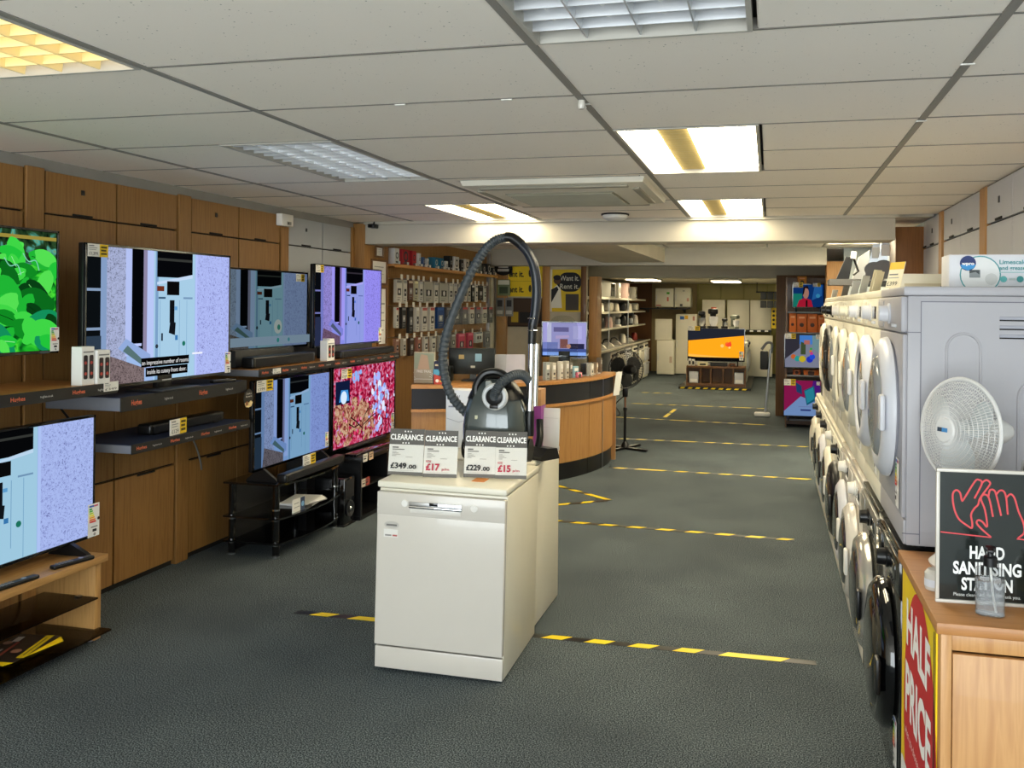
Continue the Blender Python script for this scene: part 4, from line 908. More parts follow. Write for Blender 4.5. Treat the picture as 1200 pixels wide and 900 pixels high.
for i, (dg, dr, w_, h_, c, lab) in enumerate(((-34, .10, .05, .17, '#9fa6a2', 'small grey boxed gadget on the counter just right of the wand'), (-31, .12, .05, .16, '#c9c5b4', 'small cream boxed gadget second right of the wand'), (-28.5, .10, .04, .17, '#d4d0c2', 'small cream boxed gadget third right of the wand'), (-26, .10, .045, .17, '#bdb9aa', 'small beige boxed gadget fourth right of the wand'), (-23.5, .12, .04, .15, '#7c7a72', 'small dark boxed gadget fifth right of the wand'),
         (-21, .12, .09, .11, '#8fb8c8', 'small blue box on the counter below the counter screen'), (-20, .10, .09, .05, '#d06a86', 'flat pink box on the counter below the counter screen'), (-12, .10, .06, .12, '#cfccc0', 'small white boxed gadget near the round counter end'), (-6, .12, .05, .12, '#b8a48c', 'small tan boxed gadget at the round counter end'), (-1, .12, .05, .16, '#a08a78', 'small brown bottle box last on the counter end'))):
    t = up('gadget_box', lab, 'box', dg, dr, None, 'boxed gadgets on the counter'); G().box(-w_/2, w_/2, 0, .05, 0, h_, .003).out('carton', flat(c), t)
    printed('box_print', [('r', -w_*.35, w_*.35, h_*.6, h_*.85, '#f0efe8'), ('c', 0, h_*.35, w_*.25, '#3a3a3a'), ('r', -w_*.3, w_*.3, h_*.08, h_*.14, '#777777')], t, -.001)
t = up('acrylic_case', 'clear acrylic display case on the counter under the counter screen', 'display case', -8, .12)
for a, b, c, d_ in ((-.2, .2, -.002, .002), (-.2, .2, .198, .202), (-.202, -.198, 0, .2), (.198, .202, 0, .2)): G().box(a, b, c, d_, 0, .17).out('clear_wall', PCLR, t, 0)
G().box(-.2, .2, 0, .2, .17, .174).out('clear_lid', PCLR, t); G().box(-.19, .19, .01, .19, .0, .01).out('tray', GREYWH, t)
for k in range(4): G().box(-.17+k*.09, -.11+k*.09, .06, .1, .01, .12, .003).out('phone_dummy', (DARK, GREYWH, STEEL, BLACK)[k], t)
t = thing('price_board', 'white price card hung on the round counter end', 'card', (-1.565, 9.02, .70), 1.2)
G().box(-.06, .06, -.004, 0, 0, .25).out('card', PAPER, t, rot=(.15, 0, 0)); G().cyl((0, 0, .24), (0, .03, .245), .004).out('hook', STEEL, t)
def shop_pic(W, H):
    I = [('r', -W/2, W/2, 0, H, '#a9a6e0'), ('r', -W/2, W/2, 0, H*.10, '#8fb4ff'), ('r', -W/2, W/2, H*.10, H*.2, '#4a5a9a'), ('r', -W*.4, -W*.3, H*.3, H, '#d4d4f6'), ('r', -W*.25, W*.1, H*.72, H*.86, '#6f6aa0'), ('p', [(-W*.2, H*.5), (W*.12, H*.55), (W*.1, H*.62), (-W*.2, H*.6)], '#c4b0e0'),
         ('r', -W*.1, W*.08, H*.22, H*.5, '#8a5a58'), ('r', W*.12, W*.46, H*.2, H*.36, '#2a2a4a'), ('c', W*.1, H*.28, W*.05, '#c89078'), ('r', -W*.5, -W*.15, H*.2, H*.4, '#7a86c8'), ('r', W*.2, W*.4, H*.5, H*.9, '#b9b6ea')]
    return I
tv('small screen on the counter showing a lilac shop scene', -2.085, 8.85, .936, .48, .37, .163, shop_pic, SCR*.9, 'plate', rz=.12)

# ================================================================== ACCESSORY WALL BEHIND THE COUNTER
aw = struct(G().box(XL, -3.60, 7.6, 11.0, 0, 2.3).out('wall_accessory', BEECHD, smooth=0))
t = thing('display_shelf', 'beech display shelf along the top of the accessory wall', 'shelf', (-3.45, 9.22, 1.995), PI/2)
G().box(-1.6, 1.6, 0, .15, 0, .02, .002).out('board', BEECHX, t); G().box(-1.6, 1.6, -.006, 0, -.012, .022, .001).out('edge_rail', BEECHX, t)
tag(G().box(-3.62, -3.56, 10.82, 10.87, .0, 2.3, .004).out('steel_upright', STEEL), 'thin steel upright at the right end of the accessory wall', 'post')
def ytext(n): return ORD[n]
prev = {}
palette_top = [('#e2e2e0', .10, .19, 'white phone box'), ('#b21f2b', .17, .19, 'red gift bag'), ('#b21f2b', .10, .19, 'red gift box'), ('#e6e6e6', .05, .17, 'white upright box'), ('#3c5a8a', .04, .13, 'blue white box'), ('#dcdcd8', .04, .12, 'white small box'), ('#1f7396', .10, .15, 'teal box'), ('#1f7396', .09, .15, 'teal carton'), ('#d8d8d4', .06, .12, 'white earphone box'),
               ('#101010', .07, .2, 'black upright box'), ('#e8e6e0', .14, .2, 'white box with black headset'), ('#2b2622', .08, .17, 'dark brown box'), ('#d9d2c6', .13, .19, 'cream upright box'), ('#24332f', .18, .17, 'dark green box'), ('#8f9894', .12, .16, 'grey green box'), ('#1a1a1a', .10, .14, 'black camera box'), ('#151517', .14, .17, 'black headphone box'), ('#2a2a2c', .10, .12, 'charcoal box')]
y = 7.72
for i, (c, w_, h_, nm) in enumerate(palette_top):
    w_ *= 1.05; t = thing('shelf_product', '%s, %s from the left on the top accessory shelf' % (nm, ORD[i]), 'box', (-3.47, y+w_/2, 2.016), PI/2, 'products on the top accessory shelf')
    G().box(-w_/2, w_/2, .02, .10, 0, h_*.82, .002, 1).out('carton', flat(c), t, 0)
    lightc = int(c[1:3], 16) > 120
    printed('box_print', [('c', 0, h_*.45, w_*.3, '#33343a' if lightc else '#c9c9c6'), ('c', 0, h_*.45, w_*.18, c), ('r', -w_*.3, w_*.3, h_*.08, h_*.16, '#555555' if lightc else '#bbbbbb')], t, .0195)
    tk = G().box(-.022, .022, -.004, -.002, -.012, .03).out('price_tag', PAPER, t, 0)
    y += w_+.066+(.1 if i in (5,) else 0)
def pegrow(ri, zl, specs, y0=7.72, name='peg', rowname=''):
    """a row of hooks, each with a flip-up ticket, and packs hanging from them"""
    y = y0
    for i, (c, w_, h_, nm, mark) in enumerate(specs):
        t = thing('hanging_pack', '%s, %s from the left on the %s peg row' % (nm, ORD[i] if i < 18 else 'last', rowname), 'blister pack', (-3.47, y+w_/2, zl-h_-.03), PI/2, 'packs hanging on the accessory wall')
        G().prism(rrect(-w_/2, w_/2, 0, h_, .008, 2), 0, .03).out('pack', flat(c), t, 0)
        dark = int(c[1:3], 16) < 110
        I = [('r', -w_*.42, w_*.42, h_*.86, h_*.97, mark)]
        I += [('r', -w_*.3, w_*.3, h_*.32, h_*.62, '#2d2d30' if not dark else '#8f8f8f'), ('c', 0, h_*.47, min(w_, h_)*.13, '#d8d8d6'), ('r', -w_*.35, w_*.1, h_*.1, h_*.14, '#666666'), ('r', -w_*.35, w_*.25, h_*.2, h_*.23, '#888888')]
        printed('pack_print', I, t, -.0005)
        G().cyl((0, .13, h_+.012), (0, -.02, h_+.012), .003, n=6).out('hook', STEEL, t)
        G().box(-.025, .025, -.026, -.022, h_+.0, h_+.05).out('price_tag', M('tag_glow' if False else 'tag_paper', '#dcd6ca', .6), t, 0)
        y += w_+(.034, .075, .10)[ri]
W_ = '#c9c6bd'; Wg = '#a9a69c'; Bk = '#1b1b1d'
pegrow(0, 1.90, [(W_, .13, .22, 'white clamshell pack', '#777777'), (W_, .09, .23, 'white slim pack', '#999999'), ('#5a3a2c', .11, .20, 'brown lamp pack', '#c8b8a0'), ('#b9b49a', .10, .20, 'beige cable pack', '#e8e0b0'), (W_, .09, .21, 'pale adaptor pack', '#bbbbbb'), (Wg, .24, .22, 'wide grey box', Wg), (W_, .12, .22, 'white knife pack', '#999999'), (Wg, .26, .22, 'wide taupe box', Wg), (W_, .11, .22, 'white plug pack', '#aaaaaa'), (W_, .11, .22, 'pale lead pack', '#aaaaaa'), (Wg, .16, .22, 'plain grey box', Wg), (W_, .10, .2, 'white charger pack', '#aaaaaa'), ('#b8b4a8', .10, .20, 'stone coloured pack', '#888888'), (Bk, .10, .2, 'black cable pack', '#dddddd'), ('#d8d4ca', .09, .2, 'cream pack', '#777777'), (Bk, .16, .18, 'black lead pack', '#555555'), (W_, .10, .2, 'pale plug pack', '#888888')], rowname='upper')
pegrow(1, 1.635, [(W_, .06, .2, 'narrow white pack', '#b04040'), (Bk, .10, .21, 'black strap pack', '#777777'), (Bk, .10, .26, 'black cable pack', '#555555'), (W_, .08, .25, 'white slim box', '#dddddd'), (W_, .14, .25, 'white cable box', '#b05050'), (W_, .13, .25, 'white plug box', '#b05050'), ('#123d78', .20, .23, 'bright blue pouch', '#2a5aa0'), ('#55555a', .16, .22, 'smoky grey pack', '#888888'), ('#3c4046', .20, .20, 'dark clear pack', '#c04a4a'), ('#6a6d72', .18, .20, 'grey clear pack', '#c04a4a'), (W_, .16, .20, 'white boxed pack', '#c04a4a'), ('#77777a', .16, .20, 'silver grey pack', '#c04a4a'), (W_, .18, .2, 'pale multi pack', '#c04a4a'), ('#5a5a5c', .16, .2, 'dim grey pack', '#c04a4a')], rowname='middle')
pegrow(2, 1.33, [('#9a7466', .07, .16, 'pinkish small pack', '#d8c8c0'), ('#b9b5aa', .07, .17, 'stone small pack', '#dddddd'), ('#3a2a22', .09, .18, 'dark brown small pack', '#aaaaaa'), ('#9d6a5c', .08, .17, 'rosy small pack', '#dddddd'), (W_, .10, .19, 'white small pack', '#777777'), (W_, .11, .19, 'white square pack', '#777777'), ('#b0aca2', .10, .18, 'grey white pack', '#999999'), (W_, .08, .19, 'pale slim pack', '#999999'), ('#8a8680', .12, .18, 'greyish pack', '#cccccc'), ('#c23a5a', .22, .24, 'bright pink pack', '#e07a90'), ('#c23a5a', .18, .24, 'pink pack', '#e07a90'), ('#d4d8da', .26, .13, 'white router box', '#3a4a6a'), ('#7a7c80', .2, .2, 'dull grey pack', '#999999')], rowname='lower')
# posters on the partition behind the counter
pw = struct(G().box(XL, -2.40, 11.45, 11.55, 0, 2.2).out('wall_partition', M('partition_paint', '#b9b09c', .7), smooth=0))
struct(G().box(-3.0, -2.9, 11.40, 11.45, 0, 2.2, .003).out('trim_10', BEECH)); struct(G().box(-3.64, -3.5, 11.38, 11.45, 0, 2.2, .003).out('trim_11', BEECH)); struct(G().box(-2.47, -2.40, 11.42, 11.45, 1.0, 2.16, .003).out('trim_12', DWOOD))
t = thing('poster', 'yellow rental poster left of the arched hose handle', 'poster', (-3.24, 11.44, 1.75))
G().box(-.25, .25, -.004, 0, 0, .42).out('sheet', YEL, t, 0)
printed('poster_print', [('t', -.26+.02, .27, 'ent it.', .08, '#2c2508', .21, 'l', .03), ('t', -.24, .06, 'ent it.', .08, '#2c2508', .21, 'l', .03), ('p', circ(.06, .32, .022, .055), '#3a3212'), ('p', circ(.17, .32, .022, .055), '#3a3212'), ('p', circ(.06, .11, .02, .05), '#3a3212'), ('p', circ(.17, .11, .02, .05), '#3a3212'), ('r', -.25, .25, .207, .212, '#b89a10')], t, -.005)
t = thing('round_sign', 'round black speech bubble sign above the beech strip', 'sign', (-3.54, 11.37, 2.04))
G().prism(circ(0, .09, .13, .095), -.01, 0).prism([(.06, .03), (.13, .0), (.12, .09)], -.01, 0).out('plate', BLACK, t); printed('sign_print', [('t', 0, .10, '2022', .05, '#bfbab0', .15, 'c', .02), ('t', 0, .045, '2023', .04, '#bfbab0', .13, 'c', .02)], t, -.0105) if False else printed('sign_print', [('r', -.07, .07, .10, .14, '#bfbab0'), ('r', -.08, .08, .05, .085, '#bfbab0')], t, -.0105)
t = thing('phone_pack', 'green phone pack on the beech strip under the round sign', 'blister pack', (-3.53, 11.37, 1.76)); G().box(-.09, .09, -.02, 0, 0, .22, .004).out('pack', M('pack_green', '#6f7a55', .5), t); printed('pack_print', [('r', -.08, .08, .15, .21, '#d9d6c4'), ('r', -.06, .06, .03, .12, '#3e4a30')], t, -.021)
for k in range(2):
    t = thing('phone_pack', ['left grey phone pack under the green one', 'right grey phone pack under the green one'][k], 'blister pack', (-3.58+k*.13, 11.37, 1.48), 0, 'grey phone packs'); G().box(-.055, .055, -.02, 0, 0, .25, .004).out('pack', M('pack_grey', '#7c7b78', .5), t); printed('pack_print', [('r', -.035, .035, .13, .22, '#2a2a2c'), ('r', -.04, .04, .03, .08, '#b9b8b4')], t, -.021)
t = thing('notice_board', 'dark brown noticeboard under the yellow rental poster', 'noticeboard', (-3.22, 11.445, 1.34))
G().box(-.27, .27, -.02, 0, 0, .39, .003).out('board', M('board_brown', '#3b2a1c', .7), t); printed('board_print', [('r', -.25, .25, .02, .37, '#45311f'), ('r', -.22, -.12, .06, .2, '#b59a2a'), ('r', -.1, .2, .05, .2, '#1e1c1c')], t, -.0205)
t = thing('poster', 'yellow and black poster reading Want it Rent it with a man', 'poster', (-2.68, 11.44, 1.55))
G().box(-.23, .23, -.005, 0, 0, .57).out('sheet', M('poster_yellow', '#d9b90f', .5), t, 0)
printed('poster_print', [('r', -.23, -.19, 0, .57, '#d9d2bb'), ('p', rrect(-.10, .21, .27, .53, .11, 6), '#0d0d0d'), ('p', [(-.1, .42), (-.14, .32), (-.02, .34)], '#0d0d0d'), ('t', -.08, .42, 'Want it.', .07, '#c9c4b4', .26, 'l', .01), ('t', -.08, .31, 'Rent it.', .07, '#c9c4b4', .26, 'l', .01),
                         ('c', -.12, .42, .05, '#5a3a22'), ('p', circ(-.12, .46, .055, .035), '#120d0a'), ('p', [(-.2, .05), (-.05, .05), (-.07, .3), (-.12, .36), (-.19, .3)], '#e4e0d4'), ('p', [(-.2, .12), (-.1, .3), (-.12, .34), (-.2, .3)], '#16161a'), ('r', .0, .18, .02, .24, '#3f3a35')], t, -.006)
tag(G().box(-2.39, -2.275, 11.58, 11.9, 0, 2.03, .004).out('end_panel', BEECH), 'tall beech end panel behind the counter screen', 'panel')
# ================================================================== PEDESTAL FAN
t = thing('pedestal_fan', 'black pedestal fan standing beside the counter end', 'fan', (-1.60, 9.85, 0))
for k in range(4):
    a = PI/4+k*PI/2+.35; G().box(0, .30, -.022, .022, .004, .03, .008).out('foot_bar', BLACK, t, rot=(0, 0, a))
G().lathe([(.05, .03), (.035, .07), (.02, .09)], n=20).out('hub', BLACK, t)
G().cyl((0, 0, .06), (0, 0, .46), .016).out('outer_tube', BLACK, t); G().cyl((0, 0, .46), (0, 0, .60), .011).out('inner_tube', M('copper_tube', '#9a6a50', .3, .8), t)
G().lathe([(.02, .44), (.024, .46), (.02, .48)], n=16).out('collar', BLACK, t)
G().box(-.028, .028, -.03, .03, .60, .74, .01).out('neck', BLACK, t)
def fan_head(t, c, rad, mat, blade, front, hubmat, rings=7, spokes=40, depth=.07, wire=.0016, logo=None, bw=.42):
    """cage of real wires round three blades; local axis -y is the blowing side; `front` rotates it"""
    h = bpy.data.objects.new('fan_head', None); COL.objects.link(h); h.parent = t; h.location = c; h.rotation_euler = front
    for side, nm in ((-1, 'front_cage'), (1, 'rear_cage')):
        g = G()
        def prof(u): return (rad*u, side*depth*(1-u**2.6))
        for k in range(spokes):
            a = 2*PI*k/spokes; g.tube([(prof(u)[0]*math.cos(a), prof(u)[1], prof(u)[0]*math.sin(a)) for u in (.22, .45, .65, .82, .94, 1)], wire, 4)
        for k in range(rings):
            u = .22+.78*(k+1)/(rings+1); r, y_ = prof(u); g.torus((0, y_, 0), r, wire, 'y', 48, 4)
        tag(g.out(nm, mat, h, 0), kind='stuff')
    G().torus((0, 0, 0), rad, .006, 'y', 56, 8).out('rim', mat, h)
    G().lathe([(.0, -depth-.006), (rad*.22, -depth-.004), (rad*.25, -depth+.004), (rad*.2, -depth+.008)], n=28, axis='y').out('badge_disc', hubmat, h)
    G().lathe([(.001, -depth*.6), (rad*.2, -depth*.5), (rad*.22, depth*.5), (.001, depth*.6)], n=24, axis='y').out('blade_hub', blade, h)
    for k in range(3):
        a = 2*PI*k/3+.5; rows = []
        for i in range(6):
            u = .18+.72*i/5; hw = bw*math.sin(PI*(.25+.62*i/5))
            rows.append([(rad*u*math.cos(a+da), .022*da/hw*(1-.4*u), rad*u*math.sin(a+da)) for da in (-hw, -hw*.5, 0, hw*.5, hw)])
        G().loft(rows, False, None, False).out('blade', blade, h)
    g = G().lathe([(.001, depth), (rad*.24, depth), (rad*.26, depth+.02), (rad*.24, depth+.10), (rad*.15, depth+.13), (.001, depth+.135)], n=28, axis='y'); g.out('motor', hubmat, h)
    if logo: printed('logo', logo, h, -depth-.0065)
    return h
fan_head(t, (0.01, -.02, .915), .215, BLACK, M('fan_blade_black', '#121214', .3), (.05, 0, -2.55), BLACK, spokes=44, bw=.75)
tag(G().tube(smoothpath([(-1.60, 9.86, .62), (-1.72, 9.9, .5), (-1.68, 9.95, .38), (-1.85, 10.0, .32)]), .005, 6).out('cable', BLACK), 'thin black fan cable looping beside the counter', 'cable')

# ================================================================== APPLIANCE ROW ON THE RIGHT
SILV = M('graphite_enamel', '#8d8c86', .3, .35, var=.02); GRN = M('dark_olive_enamel', '#3b3b34', .25, .2, var=.03); RIMG = M('rim_grey', '#a9adb4', .3, .2); RIMS = M('rim_silver', '#cdc9bf', .2, .7); DGL = M('door_glass', '#2a2b2d', .08, coat=.6); OPQ = M('door_pale', '#d9d3c3', .35); GLG = M('door_grey_glass', '#8d9296', .15, coat=.4)
LILAC = M('dryer_side', '#a8a6ab', .4, var=.01)
SEAM = M('seam_grey', '#6d6d78', .6)
def machine(label, yc, z, body, rim, dglass, knob, group, disp=True, rad=.205, bulge=.05, zc=.45, x=.42, opaque=False, cat='washing machine', name='washing_machine', handle=True, tagc=None, panel=None, h=.85, w_=.594):
    t = thing(name, label, cat, (x, yc, z), -PI/2, group); W = w_/2; pn = panel or body
    G().box(-W, W, .012, .58, .012, h-.03, .006).out('cabinet', body, t); G().box(-W-.001, W+.001, .0, .582, h-.03, h, .006).out('worktop', body, t)
    G().box(-W+.002, W-.002, -.002, .014, .10, h-.155, .006).out('front_panel', body, t)
    G().box(-W+.002, W-.002, -.008, .014, h-.15, h-.032, .008).out('control_panel', pn, t); G().box(-W+.002, W-.002, .004, .014, .015, .095, .004).out('kick_panel', body, t)
    G().box(-W+.02, -.13, -.012, -.006, h-.14, h-.045, .004).out('drawer', pn, t)
    G().lathe([(.036, -.008), (.036, -.014), (.030, -.016), (.027, -.045), (.001, -.047)], (.02, 0, h-.09), 'y', 24).out('knob', knob, t)
    if disp: G().box(.10, .22, -.0105, -.006, h-.115, h-.065, .003).out('display', BGLOSS, t)
    for k in range(4): G().cyl((.1+k*.03, -.008, h-.13), (.1+k*.03, -.012, h-.13), .006, n=10).out('button', knob, t)
    d = G().lathe([(rad, .0), (rad+.022, -.012), (rad+.018, -bulge*.6), (rad-.012, -bulge), (rad-.035, -bulge-.002), (rad-.05, -bulge*.85)], (0, 0, zc), 'y', 48, caps=False).out('door', rim, t, 50)
    if opaque: G().lathe([(rad-.07, -bulge*.75), (rad*.5, -bulge*.75-.006), (.001, -bulge*.75-.008)], (0, 0, zc), 'y', 40).out('door_cover', dglass, d, 50)
    else: G().lathe([(rad-.045, -bulge*.9), (rad-.06, -bulge-.008), (rad*.5, -bulge-.016), (.001, -bulge-.018)], (0, 0, zc), 'y', 40).out('door_glass', dglass, d, 50)
    if handle: G().box(rad-.035, rad+.02, -bulge-.014, -bulge+.004, zc-.06, zc+.06, .008).out('handle', knob if not opaque else rim, d)
    for sx in (-.25, .25):
        for sy in (.06, .52): G().cyl((sx, sy, 0), (sx, sy, .014), .02).out('foot', BLACK, t)
    if tagc: energy(t, .19, .12, -.0035, 1.3)
    return t
glow = [('#e7e2d2')]
dry = machine('white tumble dryer on top nearest the sanitiser table', 3.30, .862, LILAC, GREYWH, GLG, GREYWH, 'stacked upper machines', False, .225, .05, .43, opaque=False, cat='tumble dryer', name='tumble_dryer', tagc=True)
# pressed side panel facing the viewer (local +x)
def side_press(t):
    G().prismx(rrect(.05, .56, .06, .80, .004, 1), .297, .2985).out('side_sheet', LILAC, t, 0)
    for y0, y1, z0, z1 in ((.13, .23, .05, .70), (.34, .455, .08, .55)):
        pts = [(y1, z0), (y1, z1-.05)]+[((y0+y1)/2+(y1-y0)/2*math.cos(a), z1-.05+(y1-y0)/2*math.sin(a)) for a in [PI*k/10 for k in range(1, 10)]]+[(y0, z1-.05), (y0, z0)]
        G().tube([(.2985, p, q) for p, q in pts], .0042, 6).out('pressed_rib', LILAC, t)
    for k in range(3): G().box(.298, .3015, .285, .50, .745-k*.028, .755-k*.028, .002).out('vent_louvre', M('vent_grey', '#9b9ca6', .5), t); 
    for k in range(3): G().box(.2985, .3005, .285, .50, .741-k*.028, .745-k*.028).out('vent_shadow', GAP, t)
    for y0, y1, z0, z1 in ((.052, .0545, .02, .80), (.052, .58, .799, .802), (.0, .052, .70, .7025), (.0, .052, .05, .0525)): G().box(.2975, .2992, y0, y1, z0, z1).out('panel_seam', SEAM, t, 0)
    G().cyl((.298, .47, .36), (.31, .47, .36), .006, n=12).out('transit_bolt', WHITE2, t)
side_press(dry)
up_specs = [(3.90, 'white upper machine second from the sanitiser table, grey door rim', CREAM, GREYWH, GLG, GREYWH, .215, .052, True), (4.50, 'white upper machine third from the sanitiser table', CREAM, CREAM, GLG, GREYWH, .21, .05, False), (5.10, 'white upper machine fourth from the sanitiser table, opaque door', CREAM, CREAM, OPQ, CREAM, .21, .05, True),
            (5.70, 'white upper machine fifth from the sanitiser table', CREAM, CREAM, GLG, WHITE2, .21, .045, False), (6.30, 'upper machine sixth from the table with a black door', CREAM, BLACK, DGL, BLACK, .21, .05, False), (6.90, 'white upper machine last in the stacked row', CREAM, CREAM, OPQ, BLACK, .21, .045, True)]
for yc, lab, b, r, g, k, rad, bul, op in up_specs: machine(lab, yc, .862, b, r, g, k, 'stacked upper machines', True, rad, bul, .43, opaque=op, tagc=True)
lo_specs = [(3.30, 'black washing machine beside the half price poster', M('black_enamel', '#1b1b1a', .15, coat=.5), BGLOSS, BGLOSS, BLACK, .235, .058, None), (3.90, 'graphite washing machine with silver door rim, second in the lower row', GRN, RIMS, DGL, BLACK, .215, .06, SILV), (4.50, 'white washing machine third in the lower row with slanted display', WHITE, WHITE, DGL, WHITE2, .21, .06, None),
            (5.10, 'white washing machine fourth in the lower row', WHITE, GREYWH, DGL, WHITE2, .21, .05, None), (5.70, 'white washing machine fifth in the lower row, black door', CREAM, BLACK, DGL, BLACK, .21, .055, None), (6.30, 'white washing machine sixth in the lower row', CREAM, CREAM, DGL, WHITE2, .21, .05, None), (6.90, 'white washing machine seventh in the lower row', CREAM, GREYWH, DGL, BLACK, .21, .05, None), (7.50, 'white washing machine eighth in the lower row', CREAM, CREAM, DGL, BLACK, .21, .05, None), (8.10, 'white washing machine last in the lower row near the aisle tape', CREAM, CREAM, OPQ, BLACK, .20, .05, None)]
for yc, lab, b, r, g, k, rad, bul, pn in lo_specs: machine(lab, yc, 0, b, r, g, k, 'floor standing machines along the right wall', True, rad, bul, .42 if yc < 3.5 else .45, tagc=yc < 5, panel=pn)
# small things standing on the far low machines
t = thing('microwave_oven', 'cream microwave on the last low machine of the row', 'microwave', (.45, 7.98, .852), -PI/2)
G().box(-.24, .24, 0, .32, .01, .25, .006).out('case', CREAM, t); G().box(-.23, .10, -.008, 0, .02, .24, .004).out('door', BGLOSS, t); G().box(.11, .23, -.006, 0, .02, .24, .003).out('panel', WHITE2, t)
for s in (-1, 1): G().cyl((s*.2, .05, 0), (s*.2, .05, .01), .012).out('foot', BLACK, t)
# cards in stands along the tops
def top_card(lab, y, z, x=.44, w_=.10, h_=.15, c='#e9dfc0', accent='#e2b92a', rz=-PI/2-.5):
    t = thing('price_card_stand', lab, 'price sign', (x, y, z), rz, 'price cards on the upper machines')
    G().box(-w_/2, w_/2, -.002, .0, 0, h_).out('card', flat(c), t, 0, rot=(-.25, 0, 0)); G().box(-w_/2, w_/2, 0, .06, 0, .004).out('foot', PCLR, t)
    printed('card_print', [('r', -w_*.5, w_*.5, h_*.72, h_, accent), ('r', -w_*.4, w_*.2, h_*.5, h_*.55, '#777777'), ('r', -w_*.4, w_*.3, h_*.38, h_*.41, '#999999'), ('t', -w_*.42, h_*.1, '£399', h_*.16, '#2a2a2a', w_*.7)], t, -.0025, rot=(-.25, 0, 0))
top_card('cream price card on top of the tumble dryer', 3.42, 1.714, .44, .085, .10, rz=-PI/2+.5)
top_card('yellow edged price card on the second upper machine', 3.95, 1.714, .44, .085, .085); top_card('yellow price card between the second and third upper machines', 4.15, 1.714, .45, .085, .10)
top_card('pale price card on the third upper machine', 4.62, 1.714, .45, .09, .09, '#d9dcd8', '#b9c6cc'); top_card('white price card on the fourth upper machine', 5.2, 1.714, .46, .10, .08, '#eef2f4', '#d0dde4'); top_card('grey price card on the fifth upper machine', 5.85, 1.714, .46, .09, .07, '#7c7a76', '#55534f'); top_card('white price card on the last upper machine', 6.8, 1.714, .46, .09, .06, '#e4e4de', '#7f8a8f')
# limescale box on the dryer
t = thing('product_box', 'long white limescale remover carton on the tumble dryer', 'box', (.83, 3.27, 1.714), 0)
G().box(-.225, .225, 0, .14, 0, .115, .002).out('carton', M('carton_white', '#dcdde2', .4), t)
tl = '#4f9aa0'
printed('carton_print', [('c', -.125, .045, .066, tl), ('c', -.125, .045, .062, '#e4e5e4'), ('r', -.16, -.125, .035, .062, '#8d9496'), ('p', [(-.16, .05), (-.14, .055), (-.128, .046), (-.128, .062), (-.16, .062)], '#4a5052'), ('c', -.09, .03, .02, '#d0d2d0'), ('c', -.165, .085, .026, '#2c3a6e'), ('p', [(-.19, .08), (-.14, .08), (-.146, .068), (-.165, .06), (-.184, .068)], '#3f93d0'), ('t', -.165, .079, 'wpro', .011, '#ffffff', .04, 'c', .03),
                         ('t', -.065, .082, 'Limescale', .015, tl, .085, 'l', .02), ('t', -.065, .062, 'and grease remover', .014, tl, .155, 'l', .02), ('r', -.065, .09, .052, .055, '#9ac2c4'), ('c', -.052, .03, .011, '#5fb0b0'), ('c', .0, .03, .011, '#3f8f90'), ('c', .062, .03, .011, '#5fb0b0'), ('r', -.035, -.015, .026, .034, '#b9c4c4'), ('r', .018, .045, .026, .034, '#b9c4c4'), ('r', .05, .2, .098, .108, '#5a4a86'), ('r', -.07, .2, .002, .006, '#7a7f88')], t, -.001)
t = thing('product_box', 'small cream carton behind the dryer knob, farther back on top', 'box', (.62, 3.85, 1.714), 0); G().box(-.10, .10, 0, .1, 0, .07, .002).out('carton', CREAM, t); printed('carton_print', [('r', -.08, .08, .02, .03, '#c9c0a8'), ('r', .06, .075, .01, .02, '#222222')], t, -.001)
# ================================================================== SANITISER TABLE
t = thing('sanitiser_table', 'beech cabinet table with a poster on its side in the right corner', 'table', (.42, 2.33, 0))
TBW = wood('beech_table', '#b5814c', '#c6945c', 'z'); TBT = wood('beech_table_top', '#a8713c', '#b57d46', 'x')
G().box(-.012, .80, -.005, .665, .832, .862, .004).out('top', TBT, t)
G().box(.0, .026, .004, .65, 0, .832, .002).out('side_panel', TBW, t); G().box(.75, .776, .004, .65, 0, .832, .002).out('side_panel', TBW, t); G().box(.026, .75, .63, .65, .02, .832).out('back_panel', TBW, t)
G().box(.026, .75, .012, .04, .79, .832, .002).out('top_rail', TBW, t); G().box(.028, .75, .003, .022, .02, .785, .002).out('door', TBW, t)
# poster on the left side, text reads from far to near
t = thing('poster', 'red and yellow half price poster on the table side', 'poster', (.4195, 2.655, 0), -PI/2)
PW, PH = .57, .82
G().box(-PW/2, PW/2, -.004, 0, .0, PH).out('sheet', YEL, t, 0)
I = [('p', circ(.035, .43, .27, .40, 40), '#c4262b'), ('t', -.19, .625, 'HALF', .135, '#f6f4f2', .40, 'l', .035), ('t', -.20, .42, 'PRICE', .15, '#f6f4f2', .43, 'l', .035), ('t', -.2, .345, 'when you choose an installation', .03, '#f6dcd8', .44), ('p', rrect(-.27, -.10, .02, .25, .02), '#eceae6'), ('c', -.185, .12, .055, '#b9bbc0'), ('c', -.185, .12, .04, '#e2e3e6'), ('r', -.14, -.11, .19, .22, '#222222'), ('r', PW/2-.012, PW/2, 0, PH, '#202020')]
printed('poster_print', I, t, -.0045)
